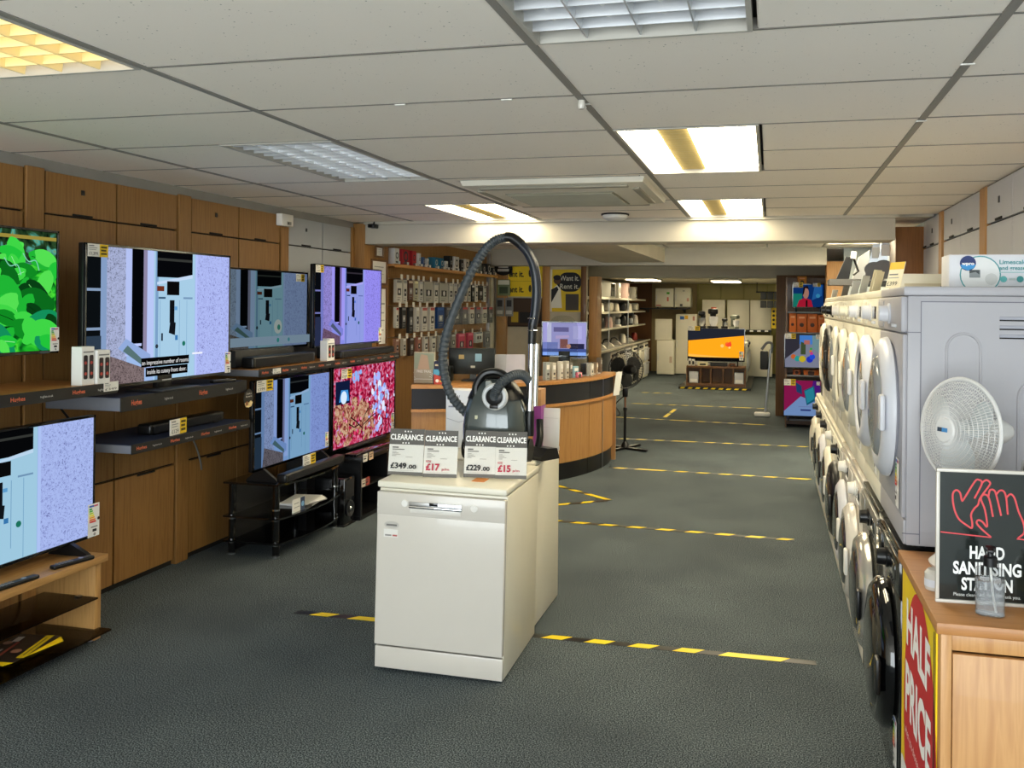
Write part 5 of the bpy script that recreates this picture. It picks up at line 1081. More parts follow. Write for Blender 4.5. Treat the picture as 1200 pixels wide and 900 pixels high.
# sign
t = thing('sanitiser_sign', 'black hand sanitising station sign in a white frame', 'sign', (.590, 2.50, .8625), .06)
SW, SH = .315, .355; f = .009
for a, b, c, d in ((-SW/2, SW/2, 0, f), (-SW/2, SW/2, SH-f, SH), (-SW/2, -SW/2+f, f, SH-f), (SW/2-f, SW/2, f, SH-f)): G().box(a, b, -.008, .004, c, d, .002).out('frame_bar', WHITE, t)
G().box(-SW/2+f, SW/2-f, -.002, .002, f, SH-f).out('panel', M('sign_black', '#1c211f', .18, coat=.4), t, 0); G().box(-.05, .05, .004, .09, 0, .006).out('foot', WHITE, t)
rd = '#d0494f'; LW = .0048
def hnd(pts): return ('l', [(x_, z_) for x_, z_ in smooth2(pts)], LW, rd)
def smooth2(pts): return [(v.x, v.y) for v in smoothpath([(a, b, 0) for a, b in pts], 5)]
H1 = [(-.078, .205), (-.10, .222), (-.112, .25), (-.116, .285), (-.108, .298), (-.098, .292), (-.093, .272), (-.088, .276), (-.062, .322), (-.052, .328), (-.044, .318), (-.062, .278)]
H1b = [(-.046, .318), (-.034, .328), (-.024, .322), (-.027, .312), (-.048, .28), (-.053, .262), (-.062, .252), (-.07, .235), (-.067, .214), (-.068, .200), (-.078, .205)]
H2 = [(-.02, .178), (-.045, .20), (-.056, .214), (-.052, .222), (-.042, .218), (-.03, .206), (-.036, .25), (-.046, .278), (-.038, .29), (-.026, .28), (-.016, .232)]
H2b = [(-.028, .285), (-.024, .302), (-.014, .302), (-.008, .288), (.004, .236)]; H2c = [(-.008, .292), (-.0, .302), (.010, .300), (.016, .282), (.02, .24)]; H2d = [(.016, .284), (.026, .294), (.036, .284), (.046, .25), (.058, .22), (.06, .195), (.045, .180)]
I = [hnd(H1), hnd(H1b), hnd(H2), hnd(H2b), hnd(H2c), hnd(H2d), ('l', [(-SW/2+.012, .186), (-.02, .178)], .0035, rd), ('l', [(.042, .178), (SW/2-.012, .170)], .0035, rd),
     ('t', -.03, .121, 'HAND', .033, '#f3f3f1', .086, 'c', .035), ('t', -.03, .079, 'SANITISING', .033, '#f3f3f1', .168, 'c', .035), ('t', -.03, .037, 'STATION', .033, '#f3f3f1', .126, 'c', .035), ('t', -.03, .020, 'Please clean your hands, thank you.', .009, '#dcdcd8', .165, 'c')]
printed('sign_print', I, t, -.0022, eps=.0002)
# pump bottle
LIQ = glass('bottle_plastic', (.90, .91, .92), .05, .86); GEL = M('clear_gel', '#e6e8ea', .08, trans=.8, var=0, ior=1.2)
t = thing('pump_bottle', 'clear hand sanitiser pump bottle with black nozzle', 'bottle', (.55, 2.415, .8625), -.2)
def rr_ring(w_, d_, z, r=.012): return [(x_, y_, z) for x_, y_ in rrect(-w_, w_, -d_, d_, min(r, w_*.9, d_*.9), 4)]
G().loft([rr_ring(.028, .018, 0), rr_ring(.034, .023, .004), rr_ring(.035, .024, .10), rr_ring(.033, .022, .116), rr_ring(.014, .014, .124), rr_ring(.012, .012, .132)]).out('bottle', LIQ, t, 50)
G().loft([rr_ring(.027, .017, .003), rr_ring(.0325, .0215, .006), rr_ring(.0335, .0225, .088), rr_ring(.033, .022, .089)]).out('gel', GEL, t, 50)
G().lathe([(.0165, .125), (.0165, .147), (.014, .150)], n=20).out('collar', BLACK, t); G().lathe([(.008, .15), (.007, .165)], n=12).out('stem', BLACK, t)
G().box(-.013, .013, -.013, .013, .163, .175, .004).box(-.008, .008, -.038, -.005, .165, .174, .003).out('nozzle', BLACK, t); G().tube(smoothpath([(0, 0, .13), (.006, 0, .06), (.014, .003, .008)]), .0028, 8).out('dip_tube', WHITE2, t)
t = thing('wipe_tub', 'white bottle with a yellow label at the right edge', 'bottle', (.690, 2.44, .8625)); G().lathe([(.034, 0), (.036, .005), (.036, .10), (.03, .11), (.022, .115), (.022, .13), (.001, .132)], n=28).out('tub', WHITE, t); G().lathe([(.0365, .03), (.0365, .085)], n=28, caps=False).out('label_band', M('label_yellow', '#e3d9a2', .5), t)
# desk fan on the table
t = thing('desk_fan', 'white desk fan behind the sanitiser sign', 'fan', (.56, 2.80, .8625), 0)
FW = M('fan_white', '#d9d7d4', .4, var=.02)
G().lathe([(.11, 0), (.115, .01), (.10, .025), (.03, .045)], (.03, .04, 0), n=32).out('base', FW, t); G().lathe([(.022, .04), (.018, .16), (.024, .26)], (.03, .04, 0), n=20).out('stem', FW, t); G().lathe([(.024, .24), (.026, .30), (.02, .32)], (.03, .05, .05), n=20).out('neck', FW, t)
fan_head(t, (-.015, -.03, .42), .152, FW, M('fan_blade_pale', '#c3c9cb', .3), (-.06, 0, -1.0), FW, rings=9, spokes=96, depth=.055, wire=.0009, bw=.62, logo=[('r', -.022, -.004, -.005, .007, '#3a4654'), ('r', -.004, .018, -.005, .007, '#4a8ac0')])
t = thing('price_ticket', 'grey tag clipped to the desk fan', 'price ticket', (.70, 2.62, 1.19), .35); G().box(-.035, .05, -.003, 0, 0, .035).out('card', M('tag_grey', '#9c9a96', .5), t, rot=(0, .15, 0)); printed('tag_print', [('r', -.03, .03, .008, .025, '#4a3a34'), ('r', -.025, .02, .012, .021, '#a9968a')], t, -.0035, rot=(0, .15, 0))
t = thing('wipe_tub', 'white round tub half hidden left of the sanitiser sign', 'tub', (.452, 2.60, .8625)); G().lathe([(.026, 0), (.028, .006), (.028, .045), (.02, .055), (.001, .056)], n=24).out('tub', WHITE, t); G().lathe([(.0285, .01), (.0285, .03)], n=24, caps=False).out('label_band', GREYWH, t)
# ================================================================== COOKER HOODS AND BACK OF THE SHOP
# black angled hood
t = thing('cooker_hood', 'black angled glass cooker hood on the wall beyond the front beam', 'cooker hood', (.72, 9.0, 1.86), 0)
G().prismx([(-.14, .0), (.22, .0), (.22, .05), (-.10, .06)], -.16, .16).out('body', DARK, t)
G().prism([(-.09, .06), (.03, .06), (.07, .28), (.0, .28)], -.02, .04).out('chimney', DARK, t); G().tube([(.07, .0, .28), (.12, 0, .14), (.07, 0, .10)], .012, 8).out('arm', BLACK, t); G().box(.1, .53, .1, .13, .02, .045).out('wall_arm', DARK, t); G().box(-.0, .05, -.03, -.01, .27, .34).out('price_tag', PAPER, t, rot=(0, .15, 0))
t = thing('cooker_hood', 'grey slanted panel cooker hood beside the black one', 'cooker hood', (.92, 9.38, 1.86), 0)
G().prism([(-.10, .06), (.05, .06), (.06, .37), (-.04, .30)], -.02, .12).out('glass_panel', GREY, t); G().box(-.10, .335, -.02, .2, 0, .06, .006).out('body', DARK, t)
for i, x in enumerate(((.93, 8.5), (.97, 8.14))):
    t = thing('cooker_hood', ['steel chimney cooker hood with curved grey canopy, left one', 'steel chimney cooker hood with curved grey canopy, right one by the brown pillar'][i], 'cooker hood', (x[0], x[1], 1.90), -.2)
    G().prism([(-.07, .06)]+[(.085*math.cos(a)-.0, .09+.075*math.sin(a)) for a in [PI-PI*k/10 for k in range(11)]]+[(.085, .0), (-.08, .0)], -.03, .25).out('canopy', M('hood_grey', '#6c6a69', .4), t)
    G().prism([(-.05, .15), (.03, .15), (.05, .34), (-.01, .33)], 0, .18).out('chimney', M('hood_steel', '#c4c8cc', .3, .6), t); G().box(-.02, .05, -.012, -.006, .2, .3).out('price_tag', PAPER, t); G().box(.05, .33 if i == 0 else .29, .12, .15, .03, .055).out('wall_arm', STEEL, t)
for i, (x, y, z, h_, w_) in enumerate(((.53, 7.2, 1.714, .2, .012), (.50, 6.4, 1.714, .27, .012), (.55, 8.0, .86+.25, .3, .05))):
    pass
# television column on the right
t = thing('tv_column', 'dark shelf column holding three televisions beside the dark pillar', 'shelf unit', (.50, 12.3, 0))
G().box(-.28, .30, .35, .38, .0, 2.05).out('back_board', DWOOD, t); G().box(-.29, -.27, .0, .38, .0, 2.05).out('side_board', DWOOD, t); G().box(.30, .32, .0, .38, .0, 2.05).out('side_board', DWOOD, t)
for z in (.12, .72, 1.30, 1.58): G().box(-.27, .30, -.04, .36, z-.02, z, .002).out('shelf', GREY, t)
def woman_pic(W, H):
    return [('r', -W/2, W/2, 0, H, '#123a7a'), ('r', -W/2, -W*.2, 0, H*.6, '#1f8a78'), ('p', [(W*.12, H*.3), (W*.45, H*.5), (W*.45, H), (W*.2, H*.9)], '#2a6ab0'), ('p', [(-W*.38, 0), (W*.16, 0), (W*.1, H*.3), (-W*.1, H*.42), (-W*.3, H*.3)], '#c0203c'), ('p', circ(-W*.08, H*.62, W*.10, H*.25), '#c08a78'), ('p', [(-W*.19, H*.5), (-W*.16, H*.9), (-W*.02, H*.95), (W*.02, H*.8), (-W*.1, H*.85), (-W*.14, H*.6)], '#1c1014'), ('r', -W*.08, -W*.02, 0, H*.3, '#1a1214'), ('c', W*.32, H*.5, W*.07, '#3f9ac8')]
def road_pic(W, H):
    I = [('r', -W/2, W/2, 0, H, '#8f93a8'), ('p', [(-W/2, H*.25), (-W*.15, H*.6), (-W*.15, H), (-W/2, H)], '#3c3a44'), ('r', -W*.15, W*.16, H*.72, H, '#4f90e8'), ('p', [(W*.16, H*.6), (W/2, H*.3), (W/2, H), (W*.16, H)], '#7fa3a8'), ('p', [(-W*.12, H*.4), (W*.0, H*.4), (0, H*.75), (-W*.12, H*.8)], '#4a5a3a'), ('r', -W*.04, W*.1, H*.72, H*.85, '#c87a70')]
    for x, z, r, c in ((-.3, .33, .06, '#e0703a'), (-.2, .27, .07, '#2fb0a8'), (-.08, .26, .08, '#e0c830'), (.1, .25, .08, '#2a3ad0'), (.16, .33, .07, '#2a5af0'), (.12, .5, .035, '#e08a30'), (.13, .58, .03, '#40b850'), (.14, .44, .04, '#d848a0')): I.append(('c', x*W, z*H, r*W, c))
    return I
def lap_pic(W, H):
    return [('r', -W/2, W/2, 0, H, '#a01f5a'), ('p', [(W*.05, 0), (W/2, 0), (W/2, H), (W*.2, H)], '#5a1f8a'), ('p', [(-W/2, H*.12), (-W*.1, H*.55), (W/2, H*.32), (W/2, 0), (-W/2, 0)], '#86a9e0'), ('p', [(-W*.02, H*.72), (W*.22, H*.86), (W*.27, H*.45), (W*.05, H*.3)], '#1f6a86'), ('p', [(0, H*.70), (W*.2, H*.82), (W*.24, H*.5), (W*.06, H*.36)], '#2f9ab0'), ('p', [(-W*.22, H*.95), (-W*.08, H*.85), (-W*.06, H*.6), (-W*.2, H*.68)], '#274a78'), ('r', -W*.1, W*.15, H*.14, H*.19, '#3a4a8a'), ('r', -W*.15, W*.18, H*.25, H*.27, '#7f92c8')]
a = tv('small television at the top of the dark column, person in red', .50, 12.28, 1.58, .42, .33, .05, woman_pic, SCR*.6, 'feet', rz=0, eps=.0006); price_card(a, -.2, .33, -.006, .13, .07); price_card(a, .06, .34, -.006, .10, .05)
b = tv('middle television of the dark column, road with coloured balls', .47, 12.2, .80-.01, .56, .46, .04, road_pic, SCR*.65, 'wall', rz=0, eps=.0006); b.location.z = .775; price_card(b, -.27, .44, -.006, .14, .07); price_card(b, .13, .44, -.006, .12, .06)
c = tv('bottom television of the dark column showing laptops on purple', .46, 12.12, .13, .56, .50, .04, lap_pic, SCR*.6, 'feet', rz=0, eps=.0006); price_card(c, -.27, .46, -.006, .15, .085); price_card(c, .15, .47, -.006, .13, .05)
for i, (x, z, w_, h_, cc) in enumerate(((.30, 1.30, .09, .26, '#d2691e'), (.42, 1.30, .13, .25, '#c55f1a'), (.56, 1.30, .13, .25, '#c55f1a'), (.68, 1.30, .09, .24, '#d2691e'), (.36, .72, .10, .07, '#a8501c'), (.55, .72, .2, .07, '#d2691e'), (.42, 1.93, .12, .13, '#c07a20'))):
    t = thing('product_box', ['slim orange carton, first on the column shelf', 'orange carton with a dark emblem, second on the column shelf', 'orange carton with a dark emblem, third on the column shelf', 'slim orange carton, last on the column shelf', 'small dark orange carton above the bottom column television', 'wide orange carton above the bottom column television', 'orange carton on top of the upper column television'][i], 'box', (x, 12.32, z), 0, 'orange cartons on the dark column')
    G().box(-w_/2, w_/2, 0, .2, 0, h_, .002).out('carton', flat(cc), t); printed('carton_print', [('c', 0, h_*.4, w_*.22, '#3a1a0a'), ('r', -w_*.3, w_*.3, h_*.75, h_*.85, '#e0a070')], t, -.001)
# stick vacuum against the dark pillar
t = thing('stick_vacuum', 'white stick vacuum leaning on the dark pillar', 'vacuum cleaner', (-.02, 13.45, 0))
G().box(-.20, .03, -.10, .04, 0, .06, .02).out('floor_head', WHITE2, t); G().cyl((-.04, 0, .05), (.03, .04, 1.0), .018).out('tube', STEEL, t); G().box(-.12, .0, -.05, .05, .70, .98, .02).out('dust_bin', DARK, t); G().tube(smoothpath([(-.1, 0, 1.0), (-.02, .02, 1.1), (.05, .04, 1.08), (.04, .04, .95)]), .02, 10).out('handle', GREY, t)
# framed yellow notice and baskets in the far room
t = thing('notice', 'yellow notice with four black symbols on the back wall', 'sign', (.11, 20.9, 1.14)); G().box(-.08, .08, -.01, 0, 0, .5).out('sheet', YEL, t); printed('notice_print', [('c', -.03, .1+.1*k, .03, '#2a2408') for k in range(4)]+[('r', .02, .06, .08+.1*k, .12+.1*k, '#6a5c10') for k in range(4)], t, -.011, eps=.002); G().box(-.09, .09, -.005, .02, -.01, .51).out('backing', BLACK, t)
# back wall lower boards and high panels
for i in range(5):
    x0 = -1.75+i*.56; struct(G().box(x0+.01, x0+.55, 21.95, 22.0, 1.82, 2.17, .004).out('trim_%d' % (13+i), M('olive_panel', '#c2b676', .6, var=.03)))
struct(G().box(-2.9, -1.78, 21.9, 22.0, 0, 2.2).out('trim_20', M('tan_wall', '#b09a6a', .7))); struct(G().box(XL, -2.9, 21.88, 22.0, 0, 2.2).out('trim_21', M('brown_panel', '#7a4f26', .6)))
def fridge(lab, x, y, w_, d_, h_, z=0, rz=0, split=None, stickers=(), mat=CREAM, cat='fridge'):
    t = thing('fridge', lab, cat, (x, y, z), rz, 'white fridges at the back')
    G().box(-w_/2, w_/2, .05, d_, .02, h_, .006).out('cabinet', mat, t); segs = [(.02, h_)] if not split else [(.02, split-.006), (split+.006, h_)]
    for a_, b_ in segs:
        dd = G().box(-w_/2, w_/2, -.01, .045, a_+.01, b_, .01).out('door', mat, t); G().box(-w_/2+.02, -w_/2+.04, -.02, -.008, (a_+b_)/2-.08, (a_+b_)/2+.08, .004).out('handle', GREYWH, dd)
    for s in (-1, 1): G().cyl((s*w_*.4, .1, 0), (s*w_*.4, .1, .024), .02).out('foot', BLACK, t)
    if stickers: printed('stickers', [('r', a_, b_, c_, d2, cc) for a_, b_, c_, d2, cc in stickers], t, -.011, eps=.002)
    return t
fridge('short white fridge at the back left with a small label', -2.40, 20.6, .40, .5, .83, stickers=((.1, .16, .3, .45, '#c8b09a'),))
fridge('tall cream fridge standing behind the short white fridge', -1.94, 20.9, .50, .6, 1.45, stickers=((-.15, -.05, 1.32, 1.4, '#3a6ab0'), (-.04, .04, 1.33, 1.42, '#d8a82a'), (.15, .2, 1.3, 1.4, '#c88a78')))
wl = thing('wall_bracket_shelf', 'dark bracket shelf holding two white fridges high at the back left', 'shelf', (-2.45, 20.9, 1.56)); G().box(-.6, .55, -.1, .6, 0, .03, .004).out('board', DARK, wl); G().prismx([(.55, -.08), (.6, -.08), (.6, 0), (.0, 0)], -.5, -.46).out('bracket', DARK, wl); G().prismx([(.55, -.08), (.6, -.08), (.6, 0), (.0, 0)], .4, .44).out('bracket', DARK, wl)
fridge('small white freezer on the high shelf, left one with green sticker', -2.46, 20.86, .44, .5, .47, 1.592, stickers=((.05, .12, .33, .38, '#4fae2a'), (.06, .1, .16, .26, '#d06a5a'), (-.2, -.08, .04, .08, '#c88a7a'))); fridge('small white freezer on the high shelf, right one', -2.03, 20.86, .38, .5, .49, 1.592, stickers=((.1, .15, .16, .24, '#d8a090'), (0, .05, .4, .42, '#8a8a8a'), (-.06, .0, .04, .1, '#4a4a4a')))
# back fridges hung high and below
for i, (x, w_) in enumerate(((-1.32, .54), (-.74, .52), (-.22, .48))):
    fridge(['white upright fridge door panel with orange sticker behind the orange television', 'glossy white upright fridge second from left on the back wall', 'white upright fridge right of the glossy one on the back wall'][i], x, 21.2, w_, .5, 1.80, 0, stickers=(((-.06, .07, 1.55, 1.62, '#e0582a'),) if i == 0 else ((.15, .2, .3, .5, '#d8a08a'),)))
fridge('low white chest fridge at the back right under the dark shelf', -.30, 20.7, .72, .45, .98, stickers=((.2, .26, .2, .36, '#d8b08a'),))
t = thing('wall_rack', 'dark shelf rail with small labels above the back right fridge', 'shelf', (-.33, 20.75, 1.0)); G().box(-.40, .36, 0, .3, .06, .10).out('rail', DARK, t); G().box(-.36, .34, .28, .3, -.02, .1).out('back', M('olive_dark', '#6a5f2a', .7), t)
for k in range(4): G().box(-.3+k*.17, -.22+k*.17, -.004, 0, .062, .098).out('price_tag', PAPER, t)
t = thing('wire_baskets', 'black hanging storage baskets high beside the dark pillar', 'basket', (-.02, 20.6, 1.62))
for k in range(3): G().box(-.2+k*.15, -.06+k*.15, -.1, .1, 0, .16, .004).out('basket', M('basket_grey', '#3a3d40', .6), t); 
for k in range(3): G().box(-.2+k*.15, -.06+k*.15, -.1, .1, .19, .35, .004).out('basket', M('basket_grey', '#3a3d40', .6), t)
G().cyl((-.3, 0, .36), (.3, 0, .36), .015).out('rail', BLACK, t)
for x in (-.28, .28): G().cyl((x, 0, .36), (x, 0, .58), .008).out('hanger', BLACK, t)
# orange television on its stand, stage and machines behind
t = thing('tv_platform', 'low black platform edged with hazard tape under the orange television stand', 'platform', (-1.03, 17.5, 0)); G().box(-.72, .68, -.15, 3.0, 0, .05).out('deck', BLACK, t)
for k in range(9): G().prism([(-.70+k*.15, .012), (-.62+k*.15, .012), (-.59+k*.15, .04), (-.67+k*.15, .04)], -.153, -.15).out('yellow_stripe', TY, t, 0)
t = thing('tv_stand', 'brown wooden television stand under the orange television', 'tv stand', (-1.04, 17.55, .05)); G().box(-.58, .58, 0, .4, .36, .40, .003).out('top', DWOOD, t); G().box(-.58, .58, 0, .4, .0, .06).out('plinth', DWOOD, t); G().box(-.56, .56, .36, .4, .06, .36).out('back', wood('mid_brown', '#7a5226', '#875c2e'), t)
for x in (-.57, -.3, -.1, .14, .34, .57): G().box(x-.015, x+.015, .02, .38, .06, .36).out('upright', DWOOD, t)
for i, x in enumerate((-.44, .45)):
    t = thing('leaflet_box', ['pale box in the left bay of the brown stand', 'pale box in the right bay of the brown stand'][i], 'box', (-1.04+x, 17.6, .11)); G().box(-.09, .09, 0, .15, 0, .22, .003).out('carton', GREYWH, t); printed('carton_print', [('r', -.07, .07, .02, .08, '#f2f2ee')], t, -.002)
def orange_pic(W, H): return [('r', -W/2, W/2, 0, H, '#20242e'), ('p', [(-W/2, H*.18), (W/2, H*.05), (W/2, H*.80), (-W/2, H*.62)], '#ffa41a'), ('p', [(-W/2, H*.12), (W/2, 0), (W/2, H*.08), (-W/2, H*.2)], '#ffb84a'), ('r', -W/2, W/2, 0, H*.10, '#0a0a0a'), ('c', W*.2, H*.52, W*.04, '#f06a2a'), ('c', W*.11, H*.47, W*.03, '#ffc46a'), ('p', [(W*.17, H*.5), (W*.26, H*.62), (W*.28, H*.5), (W*.24, H*.4)], '#f04a2a'), ('c', W*.24, H*.42, W*.02, '#ffd070')]
o_ = tv('wide television far down the aisle showing an orange picture', -1.05, 17.72, .45, 1.13, .66, .09, orange_pic, SCR*1.1, 'feet', rz=0, eps=.0012); price_card(o_, -.56, .70, -.008, .24, .09); energy(o_, .46, .12, -.008, 1.4)
t = thing('soundbar', 'black soundbar before the orange television', 'soundbar', (-1.02, 17.62, .45), 0, 'soundbars'); G().box(-.13, .2, 0, .06, 0, .07, .006).out('body', BLACK, t); G().box(-.12, .19, -.003, 0, .01, .06).out('grille', DARK, t)
for i, (x, z, w_, h_, cc) in enumerate(((-1.56, .45, .06, .14, '#dcdad2'), (-1.49, .45, .06, .13, '#dcdad2'), (-1.3, .45, .2, .07, '#e0d8b0'), (-.72, .45, .12, .06, '#6a3a1a'))):
    t = thing('gadget_box', ['first small white box left of the far soundbar', 'second small white box left of the far soundbar', 'flat cream ticket left of the far soundbar', 'small brown box right of the far soundbar'][i], 'box', (x, 17.6, z)); G().box(-w_/2, w_/2, 0, .05, 0, h_, .003).out('carton', flat(cc), t); printed('carton_print', [('r', -w_*.3, w_*.3, h_*.2, h_*.7, '#333333')], t, -.002)
# appliances behind the orange television
for i, (x, y, h_) in enumerate(((-.46, 18.95, .82), (-.46, 19.55, .84), (-.46, 20.15, .84))):
    t = thing('washing_machine', ['white machine end-on behind the orange television, nearest', 'white machine end-on behind the orange television, middle', 'white machine end-on behind the orange television, farthest'][i], 'washing machine', (x, y, .05), PI/2, 'machines behind the orange television'); G().box(-.28, .28, .01, .5, 0, h_, .006).out('cabinet', CREAM, t); G().lathe([(.2, .01), (.2, -.03), (.14, -.04), (.001, -.02)], (0, 0, .42), 'y', 28).out('door', GREYWH, t); G().box(-.27, .27, -.006, .01, h_-.13, h_-.02).out('control_panel', WHITE2, t); G().lathe([(.03, -.006), (.025, -.03), (.001, -.032)], (.1, 0, h_-.07), 'y', 16).out('knob', BLACK, t)
# small black kitchen machines standing on the machines behind the orange television
for i, (x, z, s, m_) in enumerate(((-1.38, 1.18, 1.0, BLACK), (-1.16, 1.18, 1.15, BLACK), (-.92, 1.18, .6, BLACK), (-.72, 1.18, .8, M('sage_grey', '#6f756a', .4)))):
    t = thing('food_mixer', ['black stand mixer leftmost above the orange television', 'black food mixer with pale bowl above the orange television', 'small black blender base above the orange television', 'grey upright appliance rightmost above the orange television'][i], 'kitchen appliance', (x, 18.35, z), .3*i); G().box(-.08*s, .08*s, -.1*s, .1*s, 0, .05, .01).out('base', m_, t); G().box(-.03*s, .07*s, .02, .1*s, .05, .3*s, .02).out('column', m_, t); G().box(-.07*s, .07*s, -.14*s, .1*s, .26*s, .36*s, .03).out('head', m_, t); G().lathe([(.04*s, .05), (.075*s, .12*s), (.08*s, .22*s), (.07*s, .22*s)], (0, -.06*s, 0), n=20).out('bowl', (STEEL, GREYWH, STEEL, GREYWH)[i], t)
t = thing('display_table', 'plain white plinth carrying the small kitchen machines', 'plinth', (-1.05, 18.35, .05)); G().box(-.5, .5, -.25, .25, 0, 1.12).out('body', PAINTW, t); G().box(-.52, .52, -.27, .27, 1.12, 1.13).out('top', WHITE2, t)
# ---- small-appliance shelving along the back left ----
SHM = M('shelf_metal', '#5a5852', .4, .2)
sh = thing('shelf_run', 'long grey metal shelving along the back left wall', 'shelving', (-2.85, 17.8, 0), PI/2)
G().box(-4.5, 2.6, .42, .45, 0, 2.15).out('back_panel', M('shelf_back', '#77746b', .6), sh); G().box(-4.52, -4.49, .0, .45, 0, 2.0).out('end_panel', M('shelf_end', '#8f8d86', .5), sh)
for k, z in enumerate((.86, 1.22, 1.52, 1.78)):
    G().box(-4.5, 2.6, .02 if k else -.1, .42, z-.025, z, .003).out('shelf', SHM, sh); G().box(-4.5, 2.6, -.0 if k else -.12, .02 if k else -.1, z-.03, z+.008).out('price_rail', M('rail_pale', '#a29d8e', .5), sh)
for x in (-4.4, -2.2, 0): G().cyl((x, .0, .86), (x, .0, 1.78), .015).out('upright', STEEL, sh)
kinds = [('kettle', '#1a1a1c'), ('kettle', '#d2cfc6'), ('toaster', '#e0dccd'), ('toaster', '#202022'), ('coffee', '#141416'), ('iron', '#c8c6c0')]
def smallapp(k, lab, loc, c, s=1.0):
    t = thing({'kettle': 'kettle', 'toaster': 'toaster', 'coffee': 'coffee_machine', 'iron': 'steam_iron', 'micro': 'microwave_oven', 'carton': 'product_box'}[k], lab, {'micro': 'microwave', 'coffee': 'coffee machine', 'carton': 'box', 'iron': 'iron'}.get(k, k), loc, PI/2, 'small appliances on the back left shelving')
    m_ = flat(c, 0, .29)
    if k == 'kettle':
        G().lathe([(.085*s, 0), (.09*s, .02), (.075*s, .16*s), (.06*s, .2*s), (.02, .22*s)], n=20).out('body', m_, t); G().tube(smoothpath([(.06*s, 0, .2*s), (.12*s, 0, .18*s), (.13*s, 0, .1*s), (.08*s, 0, .04)]), .012, 8).out('handle', BLACK, t)
    elif k == 'toaster':
        G().box(-.13*s, .13*s, -.08, .08, .01, .18*s, .04, 3).out('body', m_, t); G().box(-.09*s, .09*s, -.02, .02, .178*s, .184*s).out('slot', GAP, t); G().box(.13*s, .15*s, -.02, .02, .08, .1).out('lever', BLACK, t)
    elif k == 'coffee':
        G().box(-.1*s, .1*s, -.1, .1, 0, .04, .01).out('base', m_, t); G().box(-.1*s, .1*s, .02, .1, .04, .26*s, .01).out('column', m_, t); G().box(-.1*s, .1*s, -.1, .1, .22*s, .3*s, .015).out('head', m_, t); G().lathe([(.05, .04), (.06, .1), (.045, .15)], (0, -.04, 0), n=16).out('jug', GLG, t)
    elif k == 'iron':
        G().prismx([(-.12, 0), (.1, 0), (.1, .06), (-.04, .08)], -.05, .05).out('body', m_, t); G().tube(smoothpath([(0, -.06, .07), (0, 0, .13), (0, .08, .12), (0, .1, .05)]), .014, 8).out('handle', DARK, t)
    elif k == 'micro':
        G().box(-.24*s, .24*s, -.14, .16, .01, .26*s, .008).out('case', m_, t); G().box(-.22*s, .12*s, -.15, -.14, .03, .24*s).out('door', BGLOSS, t); G().box(.13*s, .22*s, -.146, -.14, .03, .24*s).out('panel', GREYWH, t)
    else:
        G().box(-.1*s, .1*s, -.08, .1, 0, .28*s, .003).out('carton', m_, t); printed('carton_print', [('c', 0, .15*s, .06*s, '#3a3a3a'), ('r', -.08*s, .08*s, .03, .06, '#888888')], t, -.081, eps=.001)
    return t
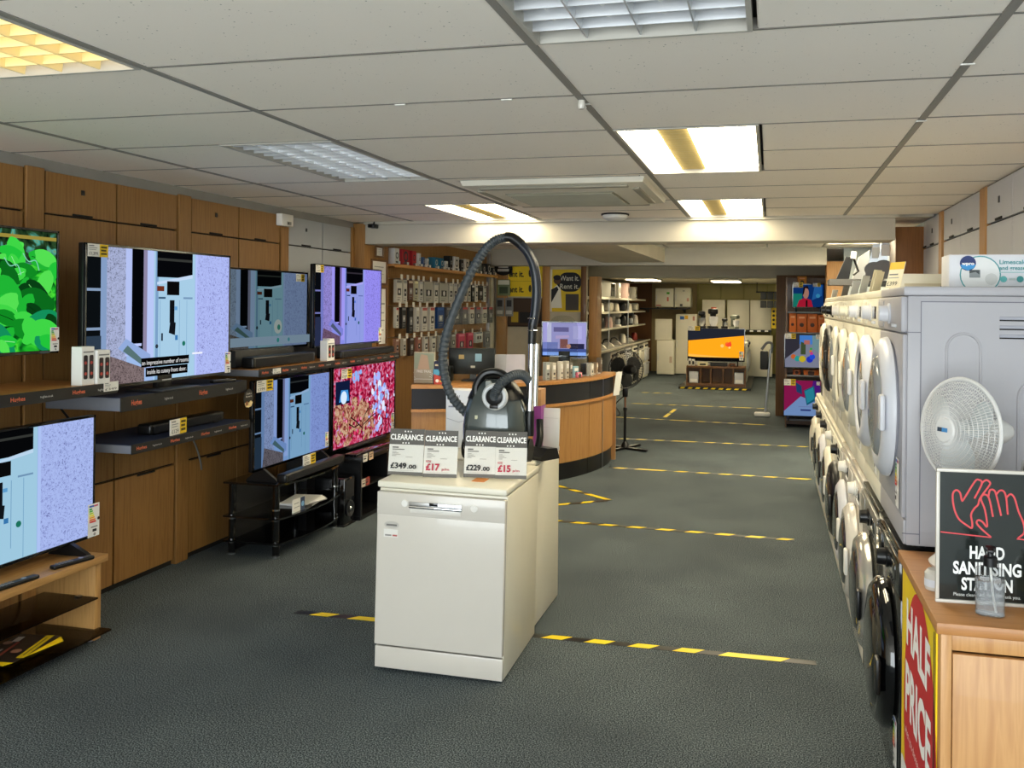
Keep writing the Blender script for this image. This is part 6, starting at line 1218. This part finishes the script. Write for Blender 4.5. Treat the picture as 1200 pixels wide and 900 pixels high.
rows = [(1.78, [('carton', '#9f9d9a', 1.25), ('carton', '#2c2c2e', 1.1), ('micro', '#9a9890', 1.1), ('carton', '#c9c2b4', 1.1), ('carton', '#b59a94', 1.2), ('carton', '#cfc9bb', 1.0)]), (1.52, [('toaster', '#d9d2c0', 1.0), ('toaster', '#d9d2c0', 1.0), ('kettle', '#dcd5c4', .8), ('toaster', '#e2dac8', 1.0), ('kettle', '#d6cdb9', .8), ('toaster', '#1d1d1f', 1.0), ('kettle', '#e2dac8', .8), ('toaster', '#d9d2c0', 1.0)]),
        (1.22, [('coffee', '#121214', .9), ('coffee', '#1a1a1c', .9), ('kettle', '#141416', 1.0), ('kettle', '#c9a79c', 1.0), ('coffee', '#d6d0c4', .9), ('kettle', '#1a1a1c', 1.0), ('coffee', '#17171a', .9), ('kettle', '#dcd5c8', 1.0)]), (.86, [('micro', '#17171a', 1.0), ('iron', '#d8d4c8', 1.1), ('iron', '#cfcabf', 1.1), ('iron', '#e2ddd0', 1.1), ('iron', '#bdb9b0', 1.1), ('kettle', '#e0dacc', .9), ('iron', '#d8d4c8', 1.1), ('kettle', '#8a2a20', .8)])]
cn = {'#1': 'black', '#2': 'black'}
for ri, (z, L) in enumerate(rows):
    for i, (k, c, s) in enumerate(L):
        y = 13.9+i*(6.6/len(L))
        bright = int(c[1:3], 16); colr = 'black' if bright < 70 else ('red' if c == '#8a2a20' else 'grey' if bright < 165 else 'cream')
        nm = {'micro': 'microwave', 'coffee': 'coffee machine', 'carton': 'carton', 'iron': 'steam iron'}.get(k, k)
        smallapp(k, '%s %s, %s from the near end on the %s back left shelf' % (colr, nm, ORD[i], ('top', 'second', 'third', 'lowest')[ri]), (-3.0, y, z), c, s)
# boxed ovens / under-counter machines below the shelves
for i in range(6):
    t = thing('built_in_oven', '%s' % ['oven nearest the fan under the back left shelves', 'second oven from the fan under the back left shelves', 'third oven from the fan under the back left shelves', 'fourth oven from the fan under the back left shelves', 'fifth oven from the fan under the back left shelves', 'last oven beside the short white fridge'][i], 'oven', (-2.75, 15.6+i*.85, 0), PI/2, 'ovens under the back left shelves')
    bod = (SILV, CREAM, GREYWH, CREAM, SILV, CREAM)[i]
    G().box(-.30, .30, 0, .4, .02, .80, .005).out('cabinet', bod, t); G().box(-.28, .28, -.03, 0, .08, .36, .006).out('door', (BGLOSS, CREAM, GREYWH)[i % 3], t); G().box(-.28, .28, -.03, 0, .40, .68, .006).out('door', (BGLOSS, CREAM, GREYWH)[i % 3], t)
    for z in (.34, .66): G().cyl((-.22, -.05, z), (.22, -.05, z), .01, n=10).out('handle', STEEL, t)
    for k in range(4): G().lathe([(.022, -.0), (.02, -.03), (.001, -.032)], (-.18+k*.12, 0, .74), 'y', 14).out('knob', BLACK, t)
t = thing('white_board', 'white tilted panel standing beside the ovens at the back left', 'panel', (-2.47, 20.8, .831)); G().box(-.2, .2, 0, .03, 0, .50, .004).out('panel', CREAM, t, rot=(-.08, .0, .1)); G().box(-.2, .2, .03, .2, 0, .02).out('foot', CREAM, t)
